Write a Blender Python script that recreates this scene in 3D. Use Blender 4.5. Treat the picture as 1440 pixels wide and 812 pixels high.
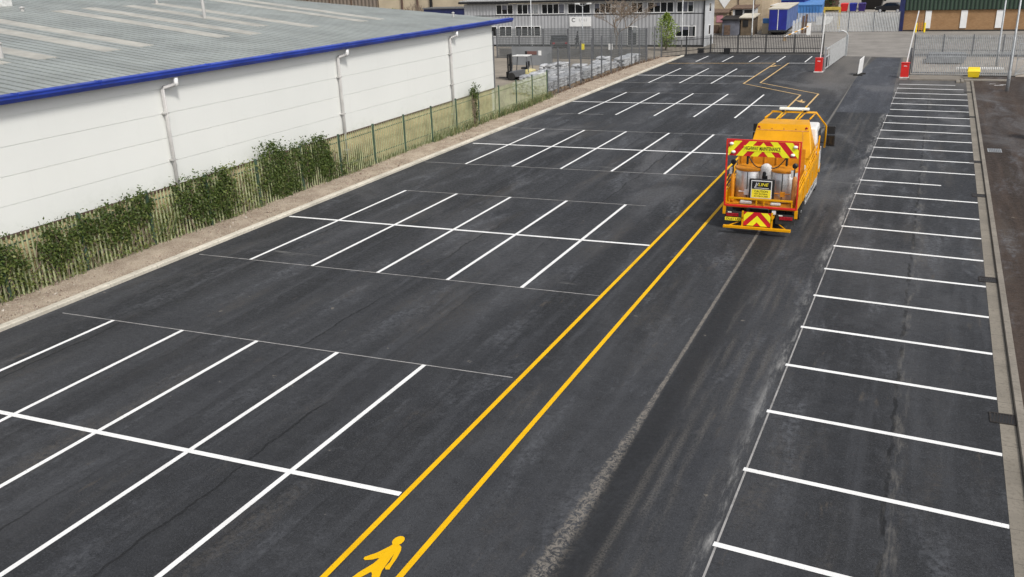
import bpy, math, random
from mathutils import Vector, Matrix
random.seed(7)
R = math.radians
for o in list(bpy.data.objects): bpy.data.objects.remove(o, do_unlink=True)
scene = bpy.context.scene
COL = scene.collection

# ------------------------------------------------------------------ camera
cam_d = bpy.data.cameras.new('camera'); cam = bpy.data.objects.new('camera', cam_d); COL.objects.link(cam)
cam_d.sensor_fit = 'HORIZONTAL'; cam_d.sensor_width = 36.0; cam_d.lens = 31.255
cam_d.clip_start = 0.1; cam_d.clip_end = 3000
CM = Matrix(((0.909733, -0.111438, 0.39996), (0.413777, 0.322866, -0.851203), (-0.034277, 0.939861, 0.339832)))
cam.matrix_world = Matrix.Translation((0, 0, 8.4958)) @ CM.to_4x4()
scene.camera = cam

# ------------------------------------------------------------------ sky, sun, exposure
SUN = Vector((0.52, -0.40, 0.78)).normalized()
w = bpy.data.worlds.new("World"); scene.world = w; w.use_nodes = True
wn = w.node_tree; wn.nodes.clear()
sky = wn.nodes.new('ShaderNodeTexSky'); sky.sky_type = 'NISHITA'; sky.sun_disc = False
sky.sun_elevation = math.asin(SUN.z); sky.sun_rotation = math.atan2(SUN.x, SUN.y)
sky.air_density = 1.0; sky.dust_density = 3.0; sky.ozone_density = 1.0
hsv = wn.nodes.new('ShaderNodeHueSaturation'); hsv.inputs['Saturation'].default_value = 0.30
bg = wn.nodes.new('ShaderNodeBackground'); bg.inputs['Strength'].default_value = 0.118
wo = wn.nodes.new('ShaderNodeOutputWorld')
wn.links.new(sky.outputs[0], hsv.inputs['Color']); wn.links.new(hsv.outputs[0], bg.inputs['Color']); wn.links.new(bg.outputs[0], wo.inputs['Surface'])
sl = bpy.data.lights.new('sun', 'SUN'); sl.energy = 1.95; sl.angle = R(10); sl.color = (1.0, 0.96, 0.90)
so = bpy.data.objects.new('sun', sl); COL.objects.link(so); so.location = SUN * 100
so.rotation_euler = (-SUN).to_track_quat('-Z', 'Y').to_euler()
vs = scene.view_settings; vs.view_transform = 'Standard'; vs.look = 'None'; vs.gamma = 1.0; vs.use_curve_mapping = False
vs.exposure = 0.35
scene.render.engine = 'CYCLES'

# ------------------------------------------------------------------ material helpers
def srgb(r, g, b):
    f = lambda c: (c/255/12.92) if c/255 <= 0.04045 else ((c/255+0.055)/1.055)**2.4
    return (f(r), f(g), f(b))
class NT:
    def __init__(s, name):
        s.m = bpy.data.materials.new(name); s.m.use_nodes = True
        s.t = s.m.node_tree; s.b = s.t.nodes['Principled BSDF']; s.out = s.t.nodes['Material Output']
        s.geo = s.n('ShaderNodeNewGeometry'); s.P = s.geo.outputs['Position']
    def n(s, t): return s.t.nodes.new(t)
    def put(s, sock, v):
        if hasattr(v, 'is_output') or isinstance(v, bpy.types.NodeSocket): s.t.links.new(v, sock)
        elif isinstance(v, (tuple, list)) and len(v) == 3 and sock.type == 'RGBA': sock.default_value = (*v, 1)
        else: sock.default_value = v
    def math(s, op, a, b=0.0, c=0.0, clamp=False):
        x = s.n('ShaderNodeMath'); x.operation = op; x.use_clamp = clamp
        for i, v in enumerate((a, b, c)): s.put(x.inputs[i], v)
        return x.outputs[0]
    def mix(s, f, a, b, bt='MIX'):
        x = s.n('ShaderNodeMix'); x.data_type = 'RGBA'; x.blend_type = bt; x.clamp_factor = True
        s.put(x.inputs[0], f); s.put(x.inputs[6], a); s.put(x.inputs[7], b); return x.outputs[2]
    def xyz(s):
        x = s.n('ShaderNodeSeparateXYZ'); s.t.links.new(s.P, x.inputs[0]); return x.outputs
    def vec(s, scale, loc=(0, 0, 0)):
        x = s.n('ShaderNodeMapping'); s.t.links.new(s.P, x.inputs[0]); x.inputs['Scale'].default_value = scale; x.inputs['Location'].default_value = loc
        return x.outputs[0]
    def noise(s, scale=5, detail=4, v=None, rough=0.55, dist=0.0):
        x = s.n('ShaderNodeTexNoise'); s.t.links.new(v or s.P, x.inputs['Vector'])
        x.inputs['Scale'].default_value = scale; x.inputs['Detail'].default_value = detail; x.inputs['Roughness'].default_value = rough; x.inputs['Distortion'].default_value = dist
        return x.outputs['Fac']
    def ss(s, v, lo, hi, a=0.0, b=1.0):
        x = s.n('ShaderNodeMapRange'); x.interpolation_type = 'SMOOTHSTEP'; s.put(x.inputs[0], v)
        for i, q in enumerate((lo, hi, a, b)): s.put(x.inputs[i+1], q)
        return x.outputs[0]
    def band(s, v, c, hw, soft):       # 1 inside |v-c|<hw, fading over soft
        d = s.math('ABSOLUTE', s.math('SUBTRACT', v, c)); return s.ss(d, hw, hw+soft, 1.0, 0.0)
    def bump(s, h, dist=0.01, strength=0.5):
        x = s.n('ShaderNodeBump'); s.put(x.inputs['Height'], h); x.inputs['Distance'].default_value = dist; x.inputs['Strength'].default_value = strength
        s.t.links.new(x.outputs[0], s.b.inputs['Normal'])
    def col(s, c): s.put(s.b.inputs['Base Color'], c)
    def rough(s, r): s.put(s.b.inputs['Roughness'], r)
def pmat(name, c, rough=0.6, metal=0.0, var=0.12, scale=3.0, bump=0.0, dirt=0.0, dirtc=(0.08, 0.065, 0.05), spec=0.5, coat=0.0):
    n = NT(name); f = n.noise(scale, 5)
    dark = tuple(x*(1-var) for x in c); lite = tuple(min(1, x*(1+var)) for x in c)
    cc = n.mix(n.ss(f, .3, .7), dark, lite)
    if dirt: cc = n.mix(n.math('MULTIPLY', n.ss(n.noise(scale*1.7, 6, rough=.7), .52, .75), dirt), cc, dirtc)
    n.col(cc); n.rough(n.ss(n.noise(scale*2.3, 3), .3, .7, max(0, rough-.08), min(1, rough+.08)))
    n.b.inputs['Metallic'].default_value = metal; n.b.inputs['Specular IOR Level'].default_value = spec
    n.b.inputs['Coat Weight'].default_value = coat
    if bump: n.bump(n.noise(scale*12, 4), 0.01, bump)
    return n.m
M = {}
# asphalt of the car park
def asphalt(name, base, lane):
    n = NT(name); X, Y, Z = n.xyz()
    big = n.noise(1, 4, n.vec((.35, .035, 1)))
    streak = n.noise(1, 5, n.vec((2.2, .10, 1), (3, 0, 0)), .6)
    patch = n.noise(.22, 5, None, .6, .6)
    fine = n.noise(75, 3, None, .7); mid = n.noise(9, 4, None, .65)
    c = n.mix(n.ss(big, .36, .64), tuple(v*.50 for v in base), tuple(v*1.25 for v in base))
    c = n.mix(n.math('MULTIPLY', n.ss(streak, .46, .70), .62), c, tuple(v*1.85 for v in base))
    c = n.mix(n.math('MULTIPLY', n.ss(patch, .48, .68), .55), c, tuple(v*q for v, q in zip(base, (.72, .74, .80))))
    # bluish bitumen smears, plus a grey-blue sheen painted in, stronger farther off
    blue = n.math('MULTIPLY', n.ss(n.noise(1, 6, n.vec((.9, .22, 1), (11, 4, 0)), .72, .5), .50, .70), .85)
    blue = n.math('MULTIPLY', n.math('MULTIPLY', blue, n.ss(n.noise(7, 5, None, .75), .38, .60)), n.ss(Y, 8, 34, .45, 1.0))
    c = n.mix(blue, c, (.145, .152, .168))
    # warm dusty film
    dust = n.math('MULTIPLY', n.ss(n.noise(1, 5, n.vec((.7, .12, 1), (5, 9, 0)), .65), .52, .76), .7)
    dust = n.math('MULTIPLY', dust, n.ss(n.noise(9, 5, None, .75), .36, .64))
    c = n.mix(dust, c, (.125, .110, .092))
    # pale patches with the far rows' grazing sheen painted in; short brown drag marks
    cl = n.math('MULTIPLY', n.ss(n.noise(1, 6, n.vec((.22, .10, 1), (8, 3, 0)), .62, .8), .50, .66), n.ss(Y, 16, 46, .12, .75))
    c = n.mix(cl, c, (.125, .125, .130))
    dm = n.math('MULTIPLY', n.ss(n.noise(1, 5, n.vec((2.6, .55, 1), (1, 6, 0)), .7), .60, .70), n.ss(n.noise(.35, 3), .48, .60))
    c = n.mix(n.math('MULTIPLY', dm, .55), c, (.105, .086, .066))
    # fine stone speckle
    c = n.mix(n.math('MULTIPLY', n.ss(fine, .48, .72), .60), c, tuple(v*2.5 for v in base))
    c = n.mix(n.math('MULTIPLY', n.ss(fine, .50, .28), .60), c, tuple(v*.35 for v in base))
    g1 = n.noise(24, 4, None, .8); g2 = n.noise(3.2, 5, None, .72, .4)
    c = n.mix(n.math('MULTIPLY', n.ss(g2, .50, .72), .55), c, tuple(v*1.75 for v in base)); c = n.mix(n.math('MULTIPLY', n.ss(g2, .48, .28), .55), c, tuple(v*.55 for v in base))
    c = n.mix(n.math('MULTIPLY', n.ss(g1, .52, .70), .75), c, tuple(v*2.4 for v in base)); c = n.mix(n.math('MULTIPLY', n.ss(g1, .47, .30), .75), c, tuple(v*.35 for v in base))
    wob = n.math('MULTIPLY', n.math('SUBTRACT', n.noise(.5, 3), .5), .5)
    if lane:
        xw = n.math('ADD', X, wob)
        # paver joints between the lanes of laying
        for cx, st in ((-18.7, .8), (-16.0, .5), (-13.15, .9), (-10.75, .9), (-8.6, .5)):
            j = n.math('MULTIPLY', n.band(n.math('ADD', xw, n.math('MULTIPLY', n.math('SUBTRACT', g2, .5), .18)), cx, .012, .035), st)
            j = n.math('MULTIPLY', j, n.ss(n.noise(1, 4, n.vec((1, .18, 1), (cx, 0, 0))), .35, .6))
            c = n.mix(j, c, tuple(v*.38 for v in base))
            e = n.math('MULTIPLY', n.ss(n.math('SUBTRACT', xw, cx), 0, .9, 1, 0), n.ss(n.math('SUBTRACT', xw, cx), -.02, .02))
            c = n.mix(n.math('MULTIPLY', e, .30*st), c, tuple(v*.55 for v in base))
        # rough pale joint beside the driving lane, widening towards the near end
        cx = n.math('ADD', n.math('MULTIPLY', Y, -.008), -4.30)
        wd = n.ss(Y, 8.5, 18, .25, .05)
        dd = n.math('ABSOLUTE', n.math('SUBTRACT', n.math('ADD', X, n.math('MULTIPLY', n.math('SUBTRACT', n.noise(5, 5, None, .7), .5), n.math('MULTIPLY', wd, 1.3))), cx))
        spk = n.math('ADD', n.ss(n.noise(7, 6, None, .82, 1.8), .46, .56), n.ss(Y, 14, 20, 0, .45), clamp=True)
        jj = n.math('MULTIPLY', n.ss(n.math('DIVIDE', dd, wd), .55, 1.15, 1, 0), spk)
        jj = n.math('MULTIPLY', jj, n.ss(Y, 28, 60, .85, .30))
        c = n.mix(jj, c, (.205, .185, .160))
        # fresh dark strip right of it
        ds = n.math('MULTIPLY', n.ss(n.math('SUBTRACT', X, cx), .0, .15), n.ss(n.math('SUBTRACT', X, cx), .3, 1.2, 1, 0))
        c = n.mix(n.math('MULTIPLY', ds, .75), c, tuple(v*.52 for v in base))
        # wheel tracks in the driving lane
        for tx in (-3.75, -3.5, -3.2, -2.95, -2.6):
            t = n.math('MULTIPLY', n.band(n.math('ADD', X, n.math('ADD', n.math('MULTIPLY', n.math('SUBTRACT', g2, .5), .10), n.math('MULTIPLY', Y, .006))), tx+.1, .01, .13), n.ss(n.noise(1, 5, n.vec((3, .25, 1), (tx*3, 0, 0))), .44, .62))
            c = n.mix(n.math('MULTIPLY', n.math('MULTIPLY', t, n.ss(g1, .38, .58)), .42), c, (.14, .128, .112))
        # chalky smear left of the edge line of the bays
        ed = n.math('ADD', n.math('MULTIPLY', Y, .007), -2.36)
        sm = n.math('MULTIPLY', n.ss(n.math('SUBTRACT', ed, X), -.02, .34, 1, 0), n.ss(n.math('SUBTRACT', ed, X), -.06, -.01))
        sm = n.math('MULTIPLY', sm, n.ss(n.noise(1, 6, n.vec((3, .5, 1), (2, 2, 0)), .75), .44, .70))
        c = n.mix(n.math('MULTIPLY', sm, .85), c, (.33, .325, .315))
        # cracked dark joint in the middle of the right-hand bays
        k = n.math('ADD', X, n.math('MULTIPLY', n.math('SUBTRACT', n.noise(2.5, 4), .5), .22))
        jc = n.math('MULTIPLY', n.band(k, .12, .02, .035), n.ss(n.noise(1.3, 4), .38, .55))
        c = n.mix(n.math('MULTIPLY', jc, .8), c, tuple(v*.3 for v in base))
        jp = n.math('MULTIPLY', n.band(k, .24, .04, .16), n.ss(n.noise(1, 5, n.vec((5, .7, 1)), .7), .46, .66))
        c = n.mix(n.math('MULTIPLY', jp, .5), c, (.16, .15, .135))
        # swept pale arcs and scuffs near the row ends
        for yy in (22.0, 36.9, 50.6, 66.4):
            sc = n.math('MULTIPLY', n.band(n.math('ADD', Y, n.math('MULTIPLY', wob, 2.2)), yy, .06, .30), n.ss(n.noise(1, 5, n.vec((.25, 1.6, 1), (yy, 0, 0)), .7), .55, .72))
            c = n.mix(n.math('MULTIPLY', sc, .55), c, (.24, .235, .225))
        ex = n.math('MULTIPLY', n.math('MULTIPLY', n.ss(Y, 56, 74), n.ss(X, -9.5, -6.5)), n.ss(n.noise(1, 5, n.vec((.6, .15, 1), (2, 7, 0))), .25, .6, .4, 1.0))
        c = n.mix(n.math('MULTIPLY', ex, .85), c, (.130, .121, .111))
        c = n.mix(n.math('MULTIPLY', n.math('MULTIPLY', n.band(n.math('ADD', X, n.math('MULTIPLY', Y, .004)), -4.50, .025, .07), n.ss(Y, 40, 56)), .6), c, (.20, .19, .17))
    # thin crossing dark roller joints and little bits of dirt
    sp = n.ss(n.noise(3.2, 3, None, .5), .73, .77)
    c = n.mix(n.math('MULTIPLY', sp, .55), c, (.20, .18, .15))
    n.col(c); n.rough(n.ss(mid, .3, .7, .62, .86)); n.b.inputs['Specular IOR Level'].default_value = .26
    n.bump(n.math('ADD', n.noise(30, 3, None, .75), n.math('MULTIPLY', mid, .4)), .012, .55)
    return n.m
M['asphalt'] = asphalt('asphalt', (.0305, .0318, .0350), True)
M['asphalt_new'] = asphalt('asphalt_new', (.043, .046, .054), False)
M['asphalt_brown'] = asphalt('asphalt_brown', (.041, .0285, .0215), False)
def paint(name, c, wear):
    n = NT(name)
    f = n.ss(n.noise(26, 5, None, .75), .60, .74); g = n.noise(1.3, 4)
    cc = n.mix(n.ss(g, .3, .7), tuple(v*.90 for v in c), c)
    cc = n.mix(n.math('MULTIPLY', n.ss(n.noise(1, 4, n.vec((.6, .6, 1), (4, 1, 0)), .7), .52, .70), .35), cc, tuple(v*.70 for v in c))
    n.col(n.mix(n.math('MULTIPLY', f, wear), cc, tuple(v*.45 for v in c))); n.rough(.6); n.b.inputs['Specular IOR Level'].default_value = .15; n.bump(n.noise(40, 3, None, .8), .008, .6)
    tr = n.n('ShaderNodeBsdfTransparent'); mx = n.n('ShaderNodeMixShader')
    n.put(mx.inputs[0], n.math('MULTIPLY', n.ss(n.noise(34, 4, None, .8), .62, .66), n.ss(n.noise(.8, 4), .36, .60)))
    n.t.links.new(n.b.outputs[0], mx.inputs[1]); n.t.links.new(tr.outputs[0], mx.inputs[2]); n.t.links.new(mx.outputs[0], n.out.inputs['Surface'])
    return n.m
M['white_paint'] = paint('white_paint', (.82, .82, .81), .35)
M['yellow_paint'] = paint('yellow_paint', (.82, .465, .004), .22)
M['faded_yellow'] = paint('faded_yellow', (.66, .45, .20), .5)
def chalk():
    n = NT('chalk'); f = n.ss(n.noise(1, 5, n.vec((2, 2, 1)), .7), .30, .60, .50, .95)
    tr = n.n('ShaderNodeBsdfTransparent'); mx = n.n('ShaderNodeMixShader'); n.put(mx.inputs[0], f)
    n.col((.34, .33, .32)); n.rough(.9)
    n.t.links.new(tr.outputs[0], mx.inputs[1]); n.t.links.new(n.b.outputs[0], mx.inputs[2]); n.t.links.new(mx.outputs[0], n.out.inputs['Surface'])
    return n.m
M['chalk'] = chalk()
def soil():
    n = NT('soil'); a = n.noise(1.2, 6, None, .65); b = n.noise(28, 4, None, .75)
    c = n.mix(n.ss(a, .35, .68), (.26, .190, .135), (.45, .365, .275)); c = n.mix(n.ss(b, .40, .72), c, (.55, .48, .39)); c = n.mix(n.ss(b, .45, .25), c, (.13, .095, .068))
    n.col(c); n.rough(.95); n.bump(n.math('ADD', n.noise(22, 5, None, .75), n.noise(4, 4)), .08, .8); return n.m
M['soil'] = soil()
M['stone'] = None
def rnd_mat(name, cols, rough=.8):
    n = NT(name); r = n.n('ShaderNodeValToRGB'); n.t.links.new(n.geo.outputs['Random Per Island'], r.inputs[0])
    e = r.color_ramp.elements; e[0].color = (*cols[0], 1); e[1].color = (*cols[-1], 1)
    for i, c in enumerate(cols[1:-1]): x = e.new((i+1)/(len(cols)-1)); x.color = (*c, 1)
    n.col(r.outputs[0]); n.rough(rough); n.b.inputs['Specular IOR Level'].default_value = .3
    return n.m
M['stone'] = rnd_mat('stone', [(.18, .13, .10), (.38, .33, .27), (.26, .19, .15), (.48, .44, .38)], .95)
M['ivy_dark'] = rnd_mat('ivy_dark', [(.026, .046, .010), (.075, .110, .022), (.042, .072, .016), (.130, .160, .040)], .55)
M['ivy_lite'] = rnd_mat('ivy_lite', [(.08, .12, .03), (.17, .20, .05), (.12, .16, .045), (.25, .24, .09)], .6)
M['grass'] = rnd_mat('grass', [(.05, .085, .03), (.11, .15, .055), (.18, .19, .085), (.28, .25, .13)], .7)
M['bush'] = rnd_mat('bush', [(.06, .11, .012), (.17, .24, .025), (.11, .17, .02), (.28, .33, .05)], .55)
def concrete(name, c, joint=None):
    n = NT(name); X, Y, Z = n.xyz(); a = n.noise(.5, 6, None, .65); b = n.noise(14, 5, None, .7)
    k = n.mix(n.ss(a, .3, .7), tuple(v*.78 for v in c), tuple(v*1.12 for v in c)); k = n.mix(n.math('MULTIPLY', n.ss(b, .48, .70), .60), k, tuple(v*.45 for v in c)); st = n.noise(2.6, 6, None, .75); k = n.mix(n.math('MULTIPLY', n.ss(st, .54, .70), .45), k, tuple(v*q for v, q in zip(c, (.50, .46, .40))))
    if joint:
        fr = n.math('FRACT', n.math('DIVIDE', Y, joint)); k = n.mix(n.math('MULTIPLY', n.ss(n.math('ABSOLUTE', n.math('SUBTRACT', fr, .5)), .488, .494), .7), k, tuple(v*.35 for v in c))
        w2 = n.n('ShaderNodeTexWhiteNoise'); w2.noise_dimensions = '1D'; n.put(w2.inputs['W'], n.math('FLOOR', n.math('ADD', n.math('DIVIDE', Y, joint), .5)))
        k = n.mix(n.math('MULTIPLY', w2.outputs['Value'], .30), k, tuple(v*.6 for v in c))
    n.col(k); n.rough(.9); n.bump(b, .01, .4); return n.m
M['kerb'] = concrete('kerb_concrete', (.64, .595, .50), .92)
M['channel'] = concrete('channel_concrete', (.235, .21, .172), .92)
M['kerb_old'] = concrete('kerb_old', (.24, .215, .18), .92)
M['yard'] = concrete('yard_concrete', (.27, .235, .19))
M['roadgrey'] = concrete('road_grey', (.25, .232, .210))
M['forecourt'] = concrete('forecourt_concrete', (.34, .30, .255))
M['footpath'] = concrete('pale_path', (.32, .29, .25), 2.0)
M['earth'] = concrete('earth', (.20, .18, .15))
def brickm(name, c1, c2, mortar, sc=1.0, axis='y'):
    n = NT(name); X, Y, Z = n.xyz(); cb = n.n('ShaderNodeCombineXYZ')
    n.put(cb.inputs[0], Y if axis == 'y' else X); n.put(cb.inputs[1], Z)
    b = n.n('ShaderNodeTexBrick'); n.t.links.new(cb.outputs[0], b.inputs['Vector']); b.inputs['Scale'].default_value = 1
    b.inputs['Brick Width'].default_value = .225*sc; b.inputs['Row Height'].default_value = .075*sc; b.inputs['Mortar Size'].default_value = .010*sc; b.inputs['Bias'].default_value = 0
    n.put(b.inputs['Color1'], c1); n.put(b.inputs['Color2'], c2); n.put(b.inputs['Mortar'], mortar)
    c = n.mix(n.math('MULTIPLY', n.ss(n.noise(1.1, 5), .4, .7), .35), b.outputs['Color'], tuple(v*.6 for v in c1))
    n.col(c); n.rough(.9); n.bump(b.outputs['Fac'], .01, .4); return n.m
M['brick_yellow'] = brickm('yellow_brick', (.56, .43, .21), (.66, .53, .31), (.46, .38, .26))
M['brick_brown'] = brickm('brown_brick', (.30, .155, .06), (.38, .205, .085), (.30, .22, .14), 1.0, 'x')
M['sandstone'] = brickm('sandstone', (.46, .36, .24), (.54, .43, .30), (.40, .32, .22), 2.0, 'x')
def panel():
    n = NT('white_panel'); X, Y, Z = n.xyz(); c = (.80, .81, .775)
    k = n.mix(n.ss(n.noise(.35, 4), .3, .7), tuple(v*.97 for v in c), c)
    st = n.math('MULTIPLY', n.ss(n.noise(1, 5, n.vec((1, 3.2, .22)), .7), .54, .80), .12); k = n.mix(st, k, (.58, .58, .54))
    low = n.math('MULTIPLY', n.ss(Z, 1.7, 2.5, 1, 0), n.ss(n.noise(1, 5, n.vec((1, .9, 1.2)), .75), .46, .68)); k = n.mix(n.math('MULTIPLY', low, .28), k, (.42, .45, .36))
    w2 = n.n('ShaderNodeTexWhiteNoise'); w2.noise_dimensions = '1D'; n.put(w2.inputs['W'], n.math('FLOOR', n.math('DIVIDE', n.math('SUBTRACT', Z, 1.74), .82)))
    k = n.mix(n.math('MULTIPLY', w2.outputs['Value'], .10), k, (.66, .69, .68))
    sp = n.ss(n.noise(2.1, 3), .76, .79); k = n.mix(n.math('MULTIPLY', sp, .4), k, (.35, .33, .28))
    n.col(k); n.rough(.42); n.bump(n.noise(.8, 3), .02, .15); return n.m
M['white_panel'] = panel()
M['roof'] = pmat('roof_metal', (.285, .306, .292), .5, .1, .14, .5, dirt=.35, dirtc=(.23, .23, .20))
M['skylight'] = pmat('skylight', (.40, .385, .34), .5, 0, .16, 1.2, dirt=.6, dirtc=(.26, .235, .19))
M['blue'] = pmat('blue_steel', (.018, .050, .36), .45, 0, .22, .7, dirt=.30, dirtc=(.10, .14, .36))
M['blue_dark'] = pmat('blue_shade', (.010, .020, .10), .5)
M['pipe'] = pmat('pipe_grey', (.47, .46, .445), .45, 0, .10, 2, dirt=.2, dirtc=(.3, .29, .27))
M['brown_trim'] = pmat('brown_trim', (.10, .06, .045), .7)
M['green_steel'] = pmat('green_steel', (.055, .098, .068), .5, 0, .2, 3, dirt=.2, dirtc=(.18, .19, .14))
M['green_sunlit'] = pmat('green_sunlit', (.33, .355, .20), .5, 0, .2, 3, dirt=.2, dirtc=(.2, .2, .14))  # fence green lightened, sunlight on the pales put into the colour
M['galv'] = pmat('galvanised', (.36, .375, .385), .5, .35, .15, 4)
M['galv_lite'] = pmat('galvanised_pale', (.55, .56, .56), .5, .2, .12, 4)
M['galv_dark'] = pmat('grey_post', (.14, .145, .155), .5, .2, .15, 4)
M['wire'] = pmat('wire', (.16, .17, .175), .5, .3, .1, 4)
M['black'] = pmat('black_steel', (.012, .012, .013), .5, 0, .2, 4)
M['fence_black'] = pmat('fence_black', (.030, .031, .033), .5, 0, .25, 4)
M['rust'] = pmat('cast_iron', (.026, .021, .018), .7, 0, .3, 8)
M['rubber'] = pmat('rubber', (.020, .019, .018), .85, 0, .25, 8, dirt=.4, dirtc=(.09, .08, .07))
M['glass'] = pmat('dark_glass', (.012, .014, .016), .08, 0, .2, 1)
M['white_frame'] = pmat('white_frame', (.78, .78, .77), .4, 0, .04, 2)
M['office'] = None
def ribbed(name, c, pitch, axis, depth=.02, c2=None):
    n = NT(name); X, Y, Z = n.xyz(); u = X if axis == 'x' else Y
    s_ = n.math('SINE', n.math('MULTIPLY', u, 2*math.pi/pitch))
    k = n.mix(n.ss(n.noise(.6, 4), .3, .7), tuple(v*.92 for v in c), tuple(v*1.06 for v in c))
    if c2: k = n.mix(n.ss(s_, -.2, .2), k, c2)
    n.col(k); n.rough(.55); n.bump(s_, depth, 1.0); return n.m
M['office'] = ribbed('office_cladding', (.365, .372, .385), .40, 'x')
M['office_side'] = ribbed('office_side', (.52, .535, .55), .40, 'y')
M['green_clad'] = ribbed('green_cladding', (.028, .056, .034), .42, 'x', .04, (.014, .030, .020))
M['roof_flat'] = pmat('flat_roof', (.40, .40, .40), .8)
M['orange'] = pmat('truck_orange', (.66, .305, .002), .42, 0, .10, 1.6, dirt=.30, dirtc=(.38, .16, .010), spec=.25)
M['orange_d'] = pmat('truck_orange_dusty', (.62, .235, .008), .45, 0, .10, 5, dirt=.25, dirtc=(.35, .18, .06))
M['red'] = pmat('signal_red', (.60, .022, .018), .35, 0, .08, 3, dirt=.1, dirtc=(.3, .05, .04))
M['chev_red'] = pmat('chevron_red', (.55, .012, .022), .4, 0, .04, 3)
M['chev_yellow'] = pmat('chevron_yellow', (.86, .82, .02), .4, 0, .04, 3)
M['sign_yellow'] = pmat('sign_yellow', (.86, .72, .03), .45, 0, .04, 3)
M['steel'] = pmat('stainless', (.66, .65, .64), .36, .7, .10, 2.5, dirt=.15, dirtc=(.42, .36, .30))
M['white'] = pmat('white_gloss', (.80, .80, .79), .35, 0, .04, 2)
M['white_dirty'] = pmat('white_dirty', (.62, .62, .60), .6, 0, .15, 5, dirt=.3, dirtc=(.35, .33, .3))
M['alu'] = pmat('aluminium', (.66, .66, .66), .4, .5, .1, 3)
M['dark'] = pmat('chassis_dark', (.022, .022, .022), .7, 0, .3, 5, dirt=.3)
M['lamp_red'] = pmat('lamp_red', (.30, .010, .018), .25, 0, .1, 5)
M['lamp_white'] = pmat('lamp_white', (.82, .82, .74), .25, 0, .05, 5)
M['orange_brown'] = pmat('side_cylinder', (.46, .19, .05), .5, 0, .25, 5, dirt=.4, dirtc=(.5, .42, .30))
M['dull_yellow'] = pmat('dull_yellow', (.50, .36, .06), .6)
M['sign_pale'] = pmat('pale_yellow', (.62, .54, .25), .5)
M['dull_red'] = pmat('dull_red', (.17, .085, .075), .6)
M['pink'] = pmat('pink_board', (.55, .25, .28), .7)
M['grit'] = pmat('grit_yellow', (.82, .60, .015), .5, 0, .06, 3, dirt=.12)
M['bagwhite'] = pmat('bag_white', (.50, .51, .525), .5, 0, .22, 2.2, bump=.5, dirt=.45, dirtc=(.24, .24, .24))
M['baggrey'] = pmat('bag_grey', (.36, .37, .385), .5, 0, .3, 4, bump=.5, dirt=.45, dirtc=(.10, .10, .105))
M['wood'] = pmat('wood', (.34, .24, .14), .8, 0, .25, 6)
M['wood_dark'] = pmat('wood_dark', (.13, .085, .06), .85, 0, .3, 4)
M['bark'] = pmat('bark', (.20, .155, .115), .9, 0, .3, 8)
M['navy'] = pmat('navy', (.012, .018, .085), .5, 0, .2, 2)
M['curtain_blue'] = pmat('curtain_blue', (.012, .018, .22), .45, 0, .15, 1)
M['side_blue'] = pmat('side_blue', (.09, .15, .36), .45, 0, .15, .6)
M['lt_blue'] = pmat('light_blue', (.06, .21, .52), .5, 0, .15, 1)
M['ribyellow'] = ribbed('rib_yellow', (.62, .42, .06), .5, 'x', .05, (.40, .26, .04))
M['cream'] = pmat('cream_panel', (.50, .42, .30), .7, 0, .10, .5, dirt=.2, dirtc=(.3, .25, .18))
M['brownclad'] = ribbed('brown_cladding', (.225, .185, .15), .6, 'x', .05, (.18, .145, .115))
M['cream_roof'] = pmat('cream_roof', (.56, .52, .43), .6, 0, .12, 1)
M['shed_grey'] = pmat('shed_grey', (.135, .14, .17), .7, 0, .2, 2)
M['shed_brown'] = pmat('shed_brown', (.115, .085, .055), .8, 0, .2, 2)
M['tin'] = pmat('grey_sheet', (.225, .235, .245), .55, .1, .12, .8)
M['purple'] = pmat('dark_purple', (.030, .014, .13), .45, 0, .2, 3)
M['clothes'] = pmat('dark_clothes', (.012, .012, .015), .85, 0, .2, 8)
M['skin'] = pmat('skin', (.42, .26, .19), .6)
M['hedge'] = rnd_mat('hedge', [(.02, .035, .012), (.04, .06, .02), (.06, .08, .03)], .7)

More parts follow.
